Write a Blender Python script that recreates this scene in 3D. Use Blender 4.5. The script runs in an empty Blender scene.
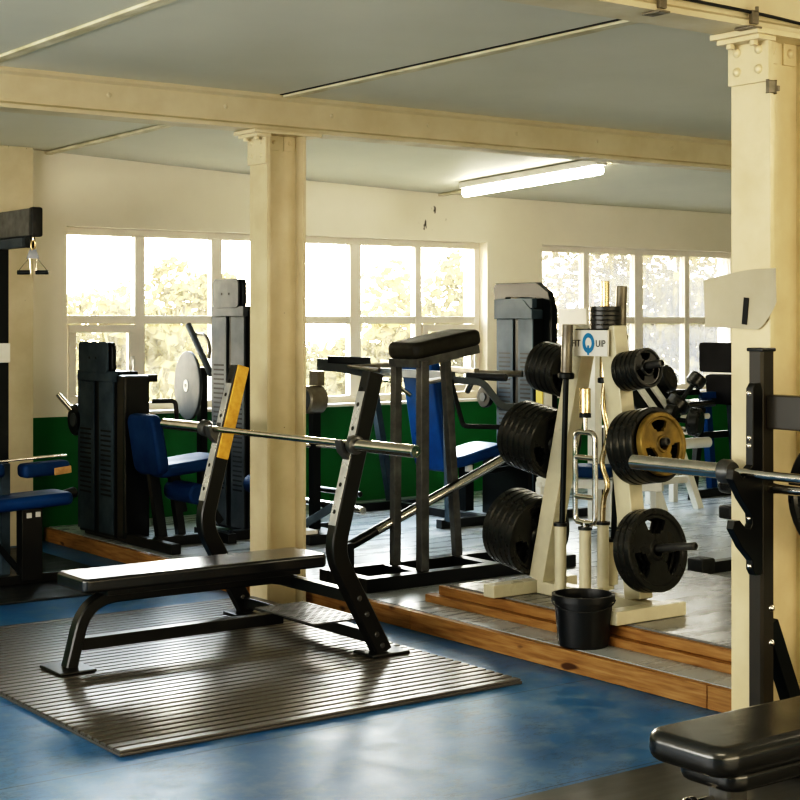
import bpy, bmesh, math, random
from mathutils import Vector, Matrix
random.seed(7)
PI = math.pi
SC = bpy.context.scene
COL = SC.collection
V = Vector

# ------------------------------------------------------------------ materials
def _mat(name):
    m = bpy.data.materials.new(name); m.use_nodes = True
    nt = m.node_tree; nt.nodes.clear()
    out = nt.nodes.new('ShaderNodeOutputMaterial')
    b = nt.nodes.new('ShaderNodeBsdfPrincipled')
    nt.links.new(b.outputs[0], out.inputs[0])
    return m, nt, b, out

def noise(nt, scale, detail=4, coord='Object', stretch=None, rough=.55):
    tc = nt.nodes.new('ShaderNodeTexCoord')
    n = nt.nodes.new('ShaderNodeTexNoise')
    n.inputs['Scale'].default_value = scale
    n.inputs['Detail'].default_value = detail
    n.inputs['Roughness'].default_value = rough
    if stretch:
        mp = nt.nodes.new('ShaderNodeMapping'); mp.inputs['Scale'].default_value = stretch
        nt.links.new(tc.outputs[coord], mp.inputs[0]); nt.links.new(mp.outputs[0], n.inputs['Vector'])
    else:
        nt.links.new(tc.outputs[coord], n.inputs['Vector'])
    return n

def ramp(nt, src, stops):
    r = nt.nodes.new('ShaderNodeValToRGB')
    e = r.color_ramp.elements
    while len(e) < len(stops): e.new(.5)
    for k, (p, c) in enumerate(stops):
        e[k].position = p
        e[k].color = (*c, 1) if len(c) == 3 else c
    nt.links.new(src, r.inputs[0])
    return r

def math_node(nt, op, a, b=None, c=None):
    n = nt.nodes.new('ShaderNodeMath'); n.operation = op
    for i, x in enumerate((a, b, c)):
        if x is None: continue
        if isinstance(x, (int, float)): n.inputs[i].default_value = x
        else: nt.links.new(x, n.inputs[i])
    return n.outputs[0]

def mix_col(nt, fac, a, b):
    n = nt.nodes.new('ShaderNodeMix'); n.data_type = 'RGBA'
    ins = [n.inputs[0], n.inputs[6], n.inputs[7]]
    for i, x in zip(ins, (fac, a, b)):
        if isinstance(x, (int, float)): i.default_value = x
        elif isinstance(x, tuple): i.default_value = (*x, 1) if len(x) == 3 else x
        else: nt.links.new(x, i)
    return n.outputs[2]

def mat(name, c1, c2=None, scale=6, rough=.5, rvar=.1, metal=0, bump=0, bscale=None, stretch=None, detail=4, coat=0):
    m, nt, b, out = _mat(name)
    n = noise(nt, scale, detail, stretch=stretch)
    c2 = c2 or tuple(x * .8 for x in c1)
    r = ramp(nt, n.outputs[0], [(.35, c2), (.65, c1)])
    nt.links.new(r.outputs[0], b.inputs['Base Color'])
    rr = ramp(nt, n.outputs[0], [(.3, (rough + rvar,) * 3), (.7, (max(.03, rough - rvar),) * 3)])
    nt.links.new(rr.outputs[0], b.inputs['Roughness'])
    b.inputs['Metallic'].default_value = metal
    if coat: b.inputs['Coat Weight'].default_value = coat; b.inputs['Coat Roughness'].default_value = .27
    if bump:
        n2 = noise(nt, bscale or scale * 8, 3)
        bp = nt.nodes.new('ShaderNodeBump'); bp.inputs['Strength'].default_value = bump
        bp.inputs['Distance'].default_value = .01
        nt.links.new(n2.outputs[0], bp.inputs['Height']); nt.links.new(bp.outputs[0], b.inputs['Normal'])
    return m

M = {}
M['cream'] = mat('cream_paint', (.67, .585, .40), (.60, .51, .33), 5, .38, .08, bump=.12, bscale=30)
def chips(m, scale, thr):
    nt = m.node_tree; b = nt.nodes['Principled BSDF']; l = b.inputs['Base Color'].links[0]; src = l.from_socket
    n = noise(nt, scale, 3, rough=.6); r = ramp(nt, n.outputs[0], [(thr, (0, 0, 0)), (thr + .015, (1, 1, 1))])
    nt.links.new(mix_col(nt, r.outputs[0], src, (.09, .07, .045)), b.inputs['Base Color'])
chips(M['cream'], 17, .735)
M['beam'] = mat('beam_paint', (.62, .55, .385), (.56, .48, .32), 5, .42, .08, bump=.15, bscale=25)
M['white_frame'] = mat('window_frame_white', (.86, .80, .70), (.80, .74, .64), 5, .35, .05)
M['black_metal'] = mat('black_powder_coat', (.012, .012, .012), (.008, .009, .009), 3, .30, .02)
M['dark_metal'] = mat('dark_grey_metal', (.016, .019, .020), (.011, .014, .015), 3, .36, .03)
M['steel_grey'] = mat('worn_grey_steel', (.15, .15, .145), (.09, .09, .088), 12, .34, .06, metal=.6)
M['bronze_grey'] = mat('worn_bronze_grey_steel', (.20, .18, .14), (.13, .115, .09), 12, .36, .08, metal=.4)
M['post_bronze'] = mat('dark_bronze_post', (.042, .036, .026), (.026, .023, .018), 3, .34, .04)
M['pad_matte'] = mat('matte_black_pad', (.008, .008, .009), (.005, .005, .006), 6, .75, .05)
M['worn_vinyl'] = mat('worn_olive_black_vinyl', (.032, .030, .022), (.018, .017, .013), 6, .55, .06)
M['wear_steel'] = mat('bare_bright_steel', (.62, .63, .64), (.45, .46, .47), 10, .30, .06, metal=.7)
M['blue_grey'] = mat('blue_grey_paint', (.06, .085, .105), (.042, .06, .078), 8, .55, .06)
M['light_grey'] = mat('light_grey_paint', (.095, .105, .11), (.07, .08, .084), 6, .52, .06)
M['chrome'] = mat('bright_chrome', (.80, .76, .70), (.66, .62, .57), 20, .16, .06, metal=1)
M['brass_chrome'] = mat('yellowed_chrome', (.72, .58, .36), (.58, .45, .26), 20, .24, .06, metal=1)
M['rubber'] = mat('black_rubber', (.016, .017, .018), (.009, .010, .011), 20, .42, .1)
M['vinyl'] = mat('black_vinyl', (.020, .021, .023), (.011, .012, .013), 5, .22, .05, bump=.05, bscale=35, coat=.6)
M['plate'] = mat('black_cast_plate', (.026, .027, .026), (.014, .015, .014), 16, .30, .07)
M['gold'] = mat('gold_painted_plate', (.30, .21, .06), (.10, .07, .02), 9, .36, .08, metal=.3)
M['blue_vinyl'] = mat('blue_vinyl', (.009, .058, .17), (.006, .04, .125), 6, .34, .07, bump=.06)
M['blue_vinyl_dark'] = mat('dark_blue_vinyl', (.010, .045, .12), (.006, .03, .09), 6, .60, .07, bump=.06)
M['tree_cream'] = mat('cream_machine_paint', (.60, .56, .42), (.52, .48, .35), 7, .32, .06)
M['white_metal'] = mat('white_machine_paint', (.72, .72, .66), (.64, .63, .57), 7, .34, .06)
M['yellow'] = mat('yellow_guard_strip', (.80, .50, .09), (.66, .36, .05), 30, .55, .1)
M['bucket'] = mat('black_plastic', (.010, .011, .013), (.007, .008, .009), 8, .40, .06)
M['paper'] = mat('cream_paper', (.45, .41, .32), (.41, .37, .28), 6, .8, .05)
M['ink'] = mat('black_ink', (.01, .01, .01), (.008, .008, .008), 6, .7, .05)
M['clip'] = mat('dull_zinc', (.23, .20, .15), (.16, .14, .10), 20, .45, .1, metal=.5)
M['foam_tan'] = mat('torn_foam', (.55, .33, .14), (.35, .2, .08), 25, .9, .05)
M['off_white'] = mat('off_white_board', (.74, .72, .66), (.70, .67, .60), 6, .6, .05)
M['logo_blue'] = mat('logo_blue', (.02, .22, .42), (.015, .17, .34), 6, .5, .05)
M['label_yellow'] = mat('label_yellow', (.78, .66, .18), (.72, .58, .12), 6, .6, .05)
M['bark'] = mat('tree_bark', (.22, .16, .10), (.14, .10, .06), 12, .9, .05)
M['lawn'] = mat('dry_grass_ground', (.10, .085, .045), (.075, .06, .03), 1, .9, .05)

def emissive(name, col, s):
    m, nt, b, out = _mat(name)
    n = noise(nt, 3)
    r = ramp(nt, n.outputs[0], [(.3, col), (.7, tuple(min(1, c * 1.02) for c in col))])
    nt.links.new(r.outputs[0], b.inputs['Emission Color'])
    b.inputs['Emission Strength'].default_value = s
    return m
M['lamp'] = emissive('fluorescent_glow', (1, .93, .78), 22)

def wood_mat():
    m, nt, b, out = _mat('pine_board')
    n = noise(nt, 5, 6, stretch=(9, 1.1, 14))
    r = ramp(nt, n.outputs[0], [(.3, (.20, .095, .028)), (.5, (.31, .165, .055)), (.7, (.40, .235, .09))])
    k = noise(nt, 4.2, 1, stretch=(1, 1, 2.5))
    kr = ramp(nt, k.outputs[0], [(.26, (.10, .035, .01)), (.30, (1, 1, 1))])
    mx = nt.nodes.new('ShaderNodeMix'); mx.data_type = 'RGBA'; mx.blend_type = 'MULTIPLY'; mx.inputs[0].default_value = .85
    nt.links.new(r.outputs[0], mx.inputs[6]); nt.links.new(kr.outputs[0], mx.inputs[7])
    nt.links.new(mx.outputs[2], b.inputs['Base Color']); b.inputs['Roughness'].default_value = .5
    return m
M['pine'] = wood_mat()

def floor_mat():
    m, nt, b, out = _mat('blue_sheet_floor')
    geo = nt.nodes.new('ShaderNodeNewGeometry')
    sep = nt.nodes.new('ShaderNodeSeparateXYZ'); nt.links.new(geo.outputs['Position'], sep.inputs[0])
    n1 = noise(nt, .9, 5)
    n2 = noise(nt, 7, 8, rough=.7)
    base = ramp(nt, n1.outputs[0], [(.3, (.008, .085, .235)), (.55, (.014, .13, .31)), (.75, (.035, .18, .35))])
    dust = ramp(nt, n2.outputs[0], [(.46, (0, 0, 0)), (.72, (.60, .60, .60))])
    col = mix_col(nt, dust.outputs[0], base.outputs[0], (.24, .30, .32))
    # fine dark scuffs
    n3 = noise(nt, 2.6, 9, stretch=(1, 2.6, 1), rough=.72)
    scuff = ramp(nt, n3.outputs[0], [(.488, (0, 0, 0)), (.5, (.8, .8, .8)), (.512, (0, 0, 0))])
    n4 = noise(nt, 1.6, 2)
    sm = ramp(nt, n4.outputs[0], [(.40, (0, 0, 0)), (.58, (1, 1, 1))])
    sf = math_node(nt, 'MULTIPLY', scuff.outputs[0], sm.outputs[0])
    col = mix_col(nt, sf, col, (.01, .02, .03))
    # seams every 0.95 m along the room
    f = math_node(nt, 'FRACT', math_node(nt, 'DIVIDE', math_node(nt, 'ADD', sep.outputs[1], 10 * .97 - 4.50), .97))
    seam = math_node(nt, 'LESS_THAN', f, .006)
    col = mix_col(nt, math_node(nt, 'MULTIPLY', seam, .8), col, (.006, .015, .025))
    nt.links.new(col, b.inputs['Base Color'])
    rg = ramp(nt, n2.outputs[0], [(.3, (.30,) * 3), (.7, (.44,) * 3)])
    nt.links.new(rg.outputs[0], b.inputs['Roughness'])
    bp = nt.nodes.new('ShaderNodeBump'); bp.inputs['Strength'].default_value = .05; bp.inputs['Distance'].default_value = .01
    nt.links.new(n3.outputs[0], bp.inputs['Height']); nt.links.new(bp.outputs[0], b.inputs['Normal'])
    return m
M['floor'] = floor_mat()

def lino_mat(name, c1, c2, rough):
    m, nt, b, out = _mat(name)
    n = noise(nt, 1.4, 6); n2 = noise(nt, 4, 7, stretch=(.5, 3, 1), rough=.7)
    a = ramp(nt, n.outputs[0], [(.35, c2), (.65, c1)])
    d = ramp(nt, n2.outputs[0], [(.45, (0, 0, 0)), (.7, (.10, .10, .10))])
    nt.links.new(mix_col(nt, d.outputs[0], a.outputs[0], tuple(min(1, x * 1.7) for x in c1)), b.inputs['Base Color'])
    r = ramp(nt, n2.outputs[0], [(.3, (rough - .06,) * 3), (.7, (rough + .08,) * 3)])
    nt.links.new(r.outputs[0], b.inputs['Roughness'])
    return m
M['lino'] = lino_mat('grey_platform_lino', (.42, .45, .47), (.34, .37, .39), .28)
M['mat_top'] = lino_mat('dark_platform_rubber', (.26, .26, .25), (.17, .17, .165), .26)
M['grimy_mat'] = lino_mat('dusty_black_matting', (.032, .035, .036), (.014, .016, .017), .40)
M['scuffed_mat'] = lino_mat('scuffed_black_matting', (.085, .082, .074), (.03, .031, .030), .34)
M['stall_mat'] = mat('ribbed_black_rubber', (.075, .066, .056), (.06, .053, .045), 1.5, .38, .02, coat=.8)

M['stall_mat'].node_tree.nodes['Principled BSDF'].inputs['Specular IOR Level'].default_value = 1.0
M['worn_vinyl'].node_tree.nodes['Principled BSDF'].inputs['Specular IOR Level'].default_value = .25
for k_ in ('blue_grey', 'light_grey', 'pad_matte', 'dark_metal', 'blue_vinyl_dark', 'blue_vinyl'):
    M[k_].node_tree.nodes['Principled BSDF'].inputs['Specular IOR Level'].default_value = .18
def wall_mat():
    m, nt, b, out = _mat('two_tone_wall_paint')
    geo = nt.nodes.new('ShaderNodeNewGeometry')
    sep = nt.nodes.new('ShaderNodeSeparateXYZ'); nt.links.new(geo.outputs['Position'], sep.inputs[0])
    n = noise(nt, 1.2, 5)
    up = ramp(nt, n.outputs[0], [(.35, (.78, .72, .58)), (.65, (.84, .78, .64))])
    dn = ramp(nt, n.outputs[0], [(.35, (.0, .11, .02)), (.65, (.002, .165, .034))])
    # old dark filler marks above the first window
    dx = math_node(nt, 'SUBTRACT', sep.outputs[0], 7.28); dz = math_node(nt, 'SUBTRACT', sep.outputs[2], 2.21)
    d = math_node(nt, 'ADD', math_node(nt, 'MULTIPLY', math_node(nt, 'MULTIPLY', dx, dx), .5), math_node(nt, 'MULTIPLY', dz, dz))
    near = math_node(nt, 'LESS_THAN', d, .011)
    n2 = noise(nt, 14, 4, stretch=(1.6, 1, .6))
    sp = ramp(nt, n2.outputs[0], [(.60, (0, 0, 0)), (.64, (1, 1, 1))])
    up2 = mix_col(nt, math_node(nt, 'MULTIPLY', near, sp.outputs[0]), up.outputs[0], (.10, .09, .07))
    st = math_node(nt, 'GREATER_THAN', sep.outputs[2], .80)
    nt.links.new(mix_col(nt, st, dn.outputs[0], up2), b.inputs['Base Color'])
    b.inputs['Roughness'].default_value = .45
    bp = nt.nodes.new('ShaderNodeBump'); bp.inputs['Strength'].default_value = .1; bp.inputs['Distance'].default_value = .01
    n3 = noise(nt, 9, 4); nt.links.new(n3.outputs[0], bp.inputs['Height']); nt.links.new(bp.outputs[0], b.inputs['Normal'])
    return m
M['wall'] = wall_mat()
def ceil_mat():
    m, nt, b, out = _mat('grey_ceiling_board')
    n = noise(nt, .8, 5); n2 = noise(nt, 9, 8, stretch=(1, .35, 1), rough=.7)
    a = ramp(nt, n.outputs[0], [(.3, (.60, .585, .48)), (.7, (.68, .66, .55))])
    f = ramp(nt, n2.outputs[0], [(.62, (0, 0, 0)), (.72, (.35, .35, .35))])
    nt.links.new(mix_col(nt, f.outputs[0], a.outputs[0], (.55, .54, .48)), b.inputs['Base Color'])
    b.inputs['Roughness'].default_value = .55
    return m
M['ceiling'] = ceil_mat()
M['batten'] = mat('batten_paint', (.72, .66, .48), (.50, .44, .28), 7, .5, .1, stretch=(3, .7, 3))

def glass_mat(name, haze, hazecol):
    m, nt, b, out = _mat(name)
    nt.nodes.remove(b)
    tr = nt.nodes.new('ShaderNodeBsdfTransparent'); tr.inputs[0].default_value = (.97, .98, .97, 1)
    gl = nt.nodes.new('ShaderNodeBsdfGlossy'); gl.inputs['Roughness'].default_value = .03
    fr = nt.nodes.new('ShaderNodeFresnel'); fr.inputs[0].default_value = 1.3
    mx = nt.nodes.new('ShaderNodeMixShader')
    nt.links.new(math_node(nt, 'MULTIPLY', fr.outputs[0], .6), mx.inputs[0]); nt.links.new(tr.outputs[0], mx.inputs[1]); nt.links.new(gl.outputs[0], mx.inputs[2])
    tl = nt.nodes.new('ShaderNodeBsdfTranslucent'); tl.inputs[0].default_value = (*hazecol, 1)
    n = noise(nt, 6, 7, stretch=(5, 1, .8), rough=.7)
    r = ramp(nt, n.outputs[0], [(.35, (haze * .35,) * 3), (.7, (min(1, haze * 1.5),) * 3)])
    mx2 = nt.nodes.new('ShaderNodeMixShader')
    nt.links.new(r.outputs[0], mx2.inputs[0]); nt.links.new(mx.outputs[0], mx2.inputs[1]); nt.links.new(tl.outputs[0], mx2.inputs[2])
    nt.links.new(mx2.outputs[0], out.inputs[0])
    return m
M['glass'] = glass_mat('window_glass', .08, (.25, .23, .18))
M['glass_hazy'] = glass_mat('grimy_window_glass', .50, (.09, .09, .092))

def leaf_mat(name, c1, c2):
    m, nt, b, out = _mat(name)
    nt.nodes.remove(b)
    oi = noise(nt, 1.1, 3)
    r = ramp(nt, oi.outputs[0], [(.3, c2), (.7, c1)])
    d = nt.nodes.new('ShaderNodeBsdfDiffuse'); t = nt.nodes.new('ShaderNodeBsdfTranslucent')
    nt.links.new(r.outputs[0], d.inputs[0]); nt.links.new(r.outputs[0], t.inputs[0])
    mx = nt.nodes.new('ShaderNodeMixShader'); mx.inputs[0].default_value = .6
    nt.links.new(d.outputs[0], mx.inputs[1]); nt.links.new(t.outputs[0], mx.inputs[2])
    nt.links.new(mx.outputs[0], out.inputs[0])
    return m
M['leaf'] = leaf_mat('sunlit_leaves', (.185, .15, .062), (.12, .095, .036))
M['leaf2'] = leaf_mat('sunlit_leaves_green', (.165, .14, .065), (.105, .09, .036))

# ------------------------------------------------------------------ mesh builder
class MB:
    def __init__(s): s.bm = bmesh.new(); s.mi = 0
    def add(s, tmp):
        for f in tmp.faces: f.material_index = s.mi
        bmesh.ops.recalc_face_normals(tmp, faces=tmp.faces)
        me = bpy.data.meshes.new('tmp'); tmp.to_mesh(me); tmp.free()
        s.bm.from_mesh(me); bpy.data.meshes.remove(me)
    def box(s, lo, hi, bev=0, mtx=None, seg=2):
        t = bmesh.new()
        bmesh.ops.create_cube(t, size=1)
        lo, hi = V(lo), V(hi); c = (lo + hi) / 2; d = hi - lo
        for v in t.verts: v.co = V((v.co.x * d.x, v.co.y * d.y, v.co.z * d.z)) + c
        if bev: bmesh.ops.bevel(t, geom=t.edges[:], offset=min(bev, min(abs(x) for x in d) * .45), segments=seg, affect='EDGES', profile=.5)
        if mtx: bmesh.ops.transform(t, matrix=mtx, verts=t.verts)
        s.add(t); return s
    def beam(s, p0, p1, w, h, up=(0, 0, 1), bev=.004):
        """box along p0-p1: h along up, w across"""
        p0, p1 = V(p0), V(p1); x = (p1 - p0); L = x.length; x.normalize()
        y = V(up).cross(x)
        if y.length < 1e-5: y = V((0, 1, 0)).cross(x)
        y.normalize(); z = x.cross(y)
        m = Matrix((x, y, z)).transposed().to_4x4(); m.translation = (p0 + p1) / 2
        return s.box((-L / 2, -w / 2, -h / 2), (L / 2, w / 2, h / 2), bev, m)
    def cyl(s, p0, p1, r, r1=None, seg=20, bev=0):
        p0, p1 = V(p0), V(p1); L = (p1 - p0).length; r1 = r if r1 is None else r1
        if bev:
            return s.lathe([(0, 0), (r - bev, 0), (r, bev), (r1, L - bev), (r1 - bev, L), (0, L)], p0, p1 - p0, seg)
        return s.lathe([(0, 0), (r, 0), (r1, L), (0, L)], p0, p1 - p0, seg)
    def lathe(s, prof, base, axis, seg=28):
        z = V(axis).normalized(); q = V((0, 0, 1)).rotation_difference(z).to_matrix().to_4x4(); q.translation = V(base)
        t = bmesh.new(); rings = []
        for r, h in prof:
            if r < 1e-6: rings.append([t.verts.new((0, 0, h))])
            else: rings.append([t.verts.new((r * math.cos(2 * PI * k / seg), r * math.sin(2 * PI * k / seg), h)) for k in range(seg)])
        for a, b in zip(rings, rings[1:]):
            for k in range(seg):
                vs = []
                for v in (a[k % len(a)], a[(k + 1) % len(a)], b[(k + 1) % len(b)], b[k % len(b)]):
                    if v not in vs: vs.append(v)
                if len(vs) > 2:
                    try: t.faces.new(vs)
                    except ValueError: pass
        bmesh.ops.transform(t, matrix=q, verts=t.verts)
        s.add(t); return s
    def sweep(s, path, sec, n=None, closed=False):
        """sec: list of (a,b): a along n (plane normal), b along in-plane normal; n None: parallel transport"""
        P = [V(p) for p in path]; N = len(P); t = bmesh.new(); rings = []
        T = []
        for i in range(N):
            a = P[(i - 1) % N] if (i or closed) else P[0]
            b = P[(i + 1) % N] if (i < N - 1 or closed) else P[-1]
            d0 = (P[i] - a); d1 = (b - P[i])
            d = (d0.normalized() if d0.length > 1e-9 else V()) + (d1.normalized() if d1.length > 1e-9 else V())
            T.append(d.normalized())
        ref = V(n).normalized() if n is not None else None
        if ref is None:
            ref = T[0].orthogonal().normalized()
        for i in range(N):
            if n is None:
                ref = (ref - T[i] * ref.dot(T[i])).normalized()
                u = ref
            else: u = ref
            w = T[i].cross(u).normalized()
            k = 1.0
            if 0 < i < N - 1 or closed:
                a = (P[i] - P[(i - 1) % N]).normalized()
                c = max(.5, a.dot(T[i])); k = 1 / c
            # scale mitre only in the bend plane
            if n is not None: rings.append([t.verts.new(P[i] + u * a_ + w * b_ * k) for a_, b_ in sec])
            else: rings.append([t.verts.new(P[i] + u * a_ + w * b_) for a_, b_ in sec])
        m = len(sec)
        rng = range(N) if closed else range(N - 1)
        for i in rng:
            A, B = rings[i], rings[(i + 1) % N]
            for k in range(m): t.faces.new((A[k], A[(k + 1) % m], B[(k + 1) % m], B[k]))
        if not closed:
            t.faces.new(rings[0][::-1]); t.faces.new(rings[-1])
        s.add(t); return s
    def tube(s, path, r, seg=12, closed=False):
        return s.sweep(path, [(r * math.cos(2 * PI * k / seg), r * math.sin(2 * PI * k / seg)) for k in range(seg)], None, closed)
    def rect(s, path, w, h, n, c=.006):
        a, b = w / 2, h / 2
        sec = [(-a + c, -b), (a - c, -b), (a, -b + c), (a, b - c), (a - c, b), (-a + c, b), (-a, b - c), (-a, -b + c)]
        return s.sweep(path, sec, n)
    def prism(s, poly, origin, ux, uy, thick, bev=0, seg=3, both=True):
        """polygon in (ux,uy) at origin, extruded by thick along ux x uy"""
        ux, uy = V(ux).normalized(), V(uy).normalized(); uz = ux.cross(uy)
        t = bmesh.new()
        vs = [t.verts.new(V(origin) + ux * a + uy * b) for a, b in poly]
        f = t.faces.new(vs)
        r = bmesh.ops.extrude_face_region(t, geom=[f])
        nv = [e for e in r['geom'] if isinstance(e, bmesh.types.BMVert)]
        bmesh.ops.translate(t, vec=uz * thick, verts=nv)
        if bev:
            t.faces.ensure_lookup_table()
            caps = [fa for fa in t.faces if abs(fa.normal.dot(uz)) > .9 or len(fa.verts) == len(poly)]
            es = set()
            for fa in caps:
                for e in fa.edges: es.add(e)
            bmesh.ops.bevel(t, geom=list(es), offset=bev, segments=seg, affect='EDGES', profile=.5)
        s.add(t); return s
    def pad(s, c, L, W, T, ux=(1, 0, 0), uy=(0, 1, 0), rc=.04, bev=.018):
        """upholstered pad: rounded rectangle LxW centred at c, thickness T along ux x uy"""
        ux, uy = V(ux).normalized(), V(uy).normalized(); uz = ux.cross(uy)
        return s.prism(rrect(L, W, rc), V(c) - uz * T / 2, ux, uy, T, bev, 4)

def rrect(L, W, r, n=6):
    pts = []
    for cx, cy, a0 in ((L / 2 - r, W / 2 - r, 0), (-L / 2 + r, W / 2 - r, 90), (-L / 2 + r, -W / 2 + r, 180), (L / 2 - r, -W / 2 + r, 270)):
        for k in range(n + 1):
            a = math.radians(a0 + 90 * k / n); pts.append((cx + r * math.cos(a), cy + r * math.sin(a)))
    return pts

def fillet(pts, rad, n=7):
    P = [V(p) for p in pts]; out = [P[0]]
    for i in range(1, len(P) - 1):
        a, b, c = P[i - 1], P[i], P[i + 1]
        u, w = (a - b), (c - b); d = min(rad, u.length * .48, w.length * .48)
        s_, e = b + u.normalized() * d, b + w.normalized() * d
        for k in range(n + 1):
            t = k / n; out.append(s_ * (1 - t) ** 2 + b * 2 * t * (1 - t) + e * t * t)
    out.append(P[-1]); return out

def world_loc(o):
    l = V(o.location); p = o.parent
    while p: l += p.location; p = p.parent
    return l
def obj(name, mb, mats, parent=None, origin=None, angle=38):
    """link ONE mesh object; geometry was given in room coordinates"""
    me = bpy.data.meshes.new(name)
    if parent is not None: off = world_loc(parent)
    else: off = V(origin) if origin is not None else V((0, 0, 0))
    if off.length: bmesh.ops.translate(mb.bm, vec=-off, verts=mb.bm.verts)
    for f in mb.bm.faces: f.smooth = True
    mb.bm.to_mesh(me); mb.bm.free()
    try: me.set_sharp_from_angle(angle=math.radians(angle))
    except Exception: pass
    for m in (mats if isinstance(mats, (list, tuple)) else [mats]): me.materials.append(m)
    o = bpy.data.objects.new(name, me); COL.objects.link(o)
    if len(me.polygons) < 6000:
        wn = o.modifiers.new('weighted_normals', 'WEIGHTED_NORMAL'); wn.keep_sharp = True; wn.weight = 100
    if parent is not None: o.parent = parent
    else: o.location = off
    return o
def thing(name, label, cat, loc, group=None):
    o = bpy.data.objects.new(name, None); COL.objects.link(o); o.location = loc; o.empty_display_size = .1
    tag(o, label, cat, group); return o
def tag(o, label, cat=None, group=None, kind=None):
    if label: o['label'] = label
    if cat: o['category'] = cat
    if group: o['group'] = group
    if kind: o['kind'] = kind
    return o
def struct(name, mb, m, label=None, parent=None, cat=None):
    o = obj(name, mb, m, parent)
    if parent is None: tag(o, label, cat, None, 'structure')
    return o
def copy_tree(o, loc=None, label=None, parent=None):
    c = o.copy(); COL.objects.link(c)
    if parent is not None: c.parent = parent
    for ch in list(o.children): copy_tree(ch, None, None, c)
    if loc is not None: c.location = loc
    if label: c['label'] = label
    return c

# ------------------------------------------------------------------ room shell
YW = 9.45            # inner face of the window wall
XL, XR, YF = -2.2, 13.0, -2.6
CZ = 2.55
PX, PZ = 4.27, .09   # platform edge and height

struct('floor', MB().box((XL, YF, -.1), (XR, YW + .3, 0)), M['floor'], 'scuffed blue sheet floor with seams', cat='floor')
PX2, PJ = 4.09, 6.95
mb = MB()
mb.prism([(PX + .035, 1.2), (XR, 1.2), (XR, YW), (PX2 + .035, YW), (PX2 + .035, PJ), (PX + .035, PJ)], (0, 0, .001), (1, 0, 0), (0, 1, 0), PZ - .001)
plat = struct('platform', mb, M['lino'], 'low raised grey platform with pine board edge', cat='platform')
mb = MB()
for x, a, b in ((PX, 1.2, 3.9), (PX, 3.9, 5.72), (PX, 5.72, PJ - .001), (PX2, PJ - .03, 8.1), (PX2, 8.1, YW)):
    mb.box((x, a + .002, .001), (x + .034, b - .002, PZ - .003), .003)
mb.box((PX2 + .036, PJ - .034, .001), (PX - .002, PJ - .001, PZ - .003), .003)
o = obj('edge_board', mb, M['pine'], plat); tag(o, 'knotty pine boards along the platform edge')
# inner lifting step
SX0, SX1, SY0, SY1, SZ = 4.50, 5.75, 2.5, 5.80, .178
step = struct('step', MB().box((SX0 + .03, SY0, PZ), (SX1, SY1 - .05, SZ)), M['mat_top'], 'dark rubber lifting step framed with pine battens', cat='platform')
mb = MB().box((SX0 - .035, SY0, PZ), (SX0 + .028, SY1 + .06, PZ + .036), .003)
mb.box((SX0, SY0, PZ + .037), (SX0 + .029, SY1, SZ - .008), .003)
obj('step_batten', mb, M['pine'], step)

# walls
W1 = (4.25, 7.82); W2 = (8.40, 10.82); ZS, ZH = .82, 2.05
mb = MB(); T = .30
mb.box((XL, YW, 0), (XR, YW + T, ZS)); mb.box((XL, YW, ZH), (XR, YW + T, CZ + .1))
for a, b in ((XL, W1[0]), (W1[1], W2[0]), (W2[1], XR)): mb.box((a, YW, ZS), (b, YW + T, ZH))
struct('wall_back', mb, M['wall'], 'cream wall over a green dado with two long windows', cat='wall')
struct('wall_front', MB().box((XL, YF - .2, 0), (XR, YF, CZ + .1)), M['wall'], 'cream wall over green dado behind the viewer', cat='wall')
struct('wall_left', MB().box((XL - .2, YF, 0), (XL, YW, CZ + .1)), M['wall'], 'cream side wall over green dado', cat='wall')
struct('wall_right', MB().box((XR, YF, 0), (XR + .2, YW, CZ + .1)), M['wall'], 'cream far end wall over green dado', cat='wall')
# pilaster against the window wall
struct('pilaster', MB().box((3.40, YW - .12, 0), (3.97, YW, CZ - .01), .006), M['cream'], 'cream pilaster against the wall beside the cable machine', cat='pilaster')
# ceiling: flat bays, and the sagging bay beyond the first beam
BY1, BY2 = 6.617, 3.416
struct('ceiling', MB().box((XL, YF, CZ), (XR, BY1 + .02, CZ + .1)), M['ceiling'], 'grey boarded ceiling between cream beams', cat='ceiling')
t = bmesh.new(); xs = [XL, 2, 4.1, 5.6, 7.2, 9, 11, XR]; zs = [2.55, 2.545, 2.53, 2.465, 2.415, 2.40, 2.39, 2.39]
ra = [t.verts.new((x, BY1 + .02, CZ)) for x in xs]; rb = [t.verts.new((x, YW + .02, z)) for x, z in zip(xs, zs)]
rc = [t.verts.new((x, YW + .02, CZ + .1)) for x in xs]; rd = [t.verts.new((x, BY1 + .02, CZ + .1)) for x in xs]
for R0, R1 in ((ra, rb), (rb, rc), (rc, rd), (rd, ra)):
    for k in range(len(xs) - 1): t.faces.new((R0[k], R0[k + 1], R1[k + 1], R1[k]))
mb = MB(); mb.add(t)
struct('ceiling_far', mb, M['ceiling'], 'pale sagging ceiling bay in front of the windows', cat='ceiling')
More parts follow.
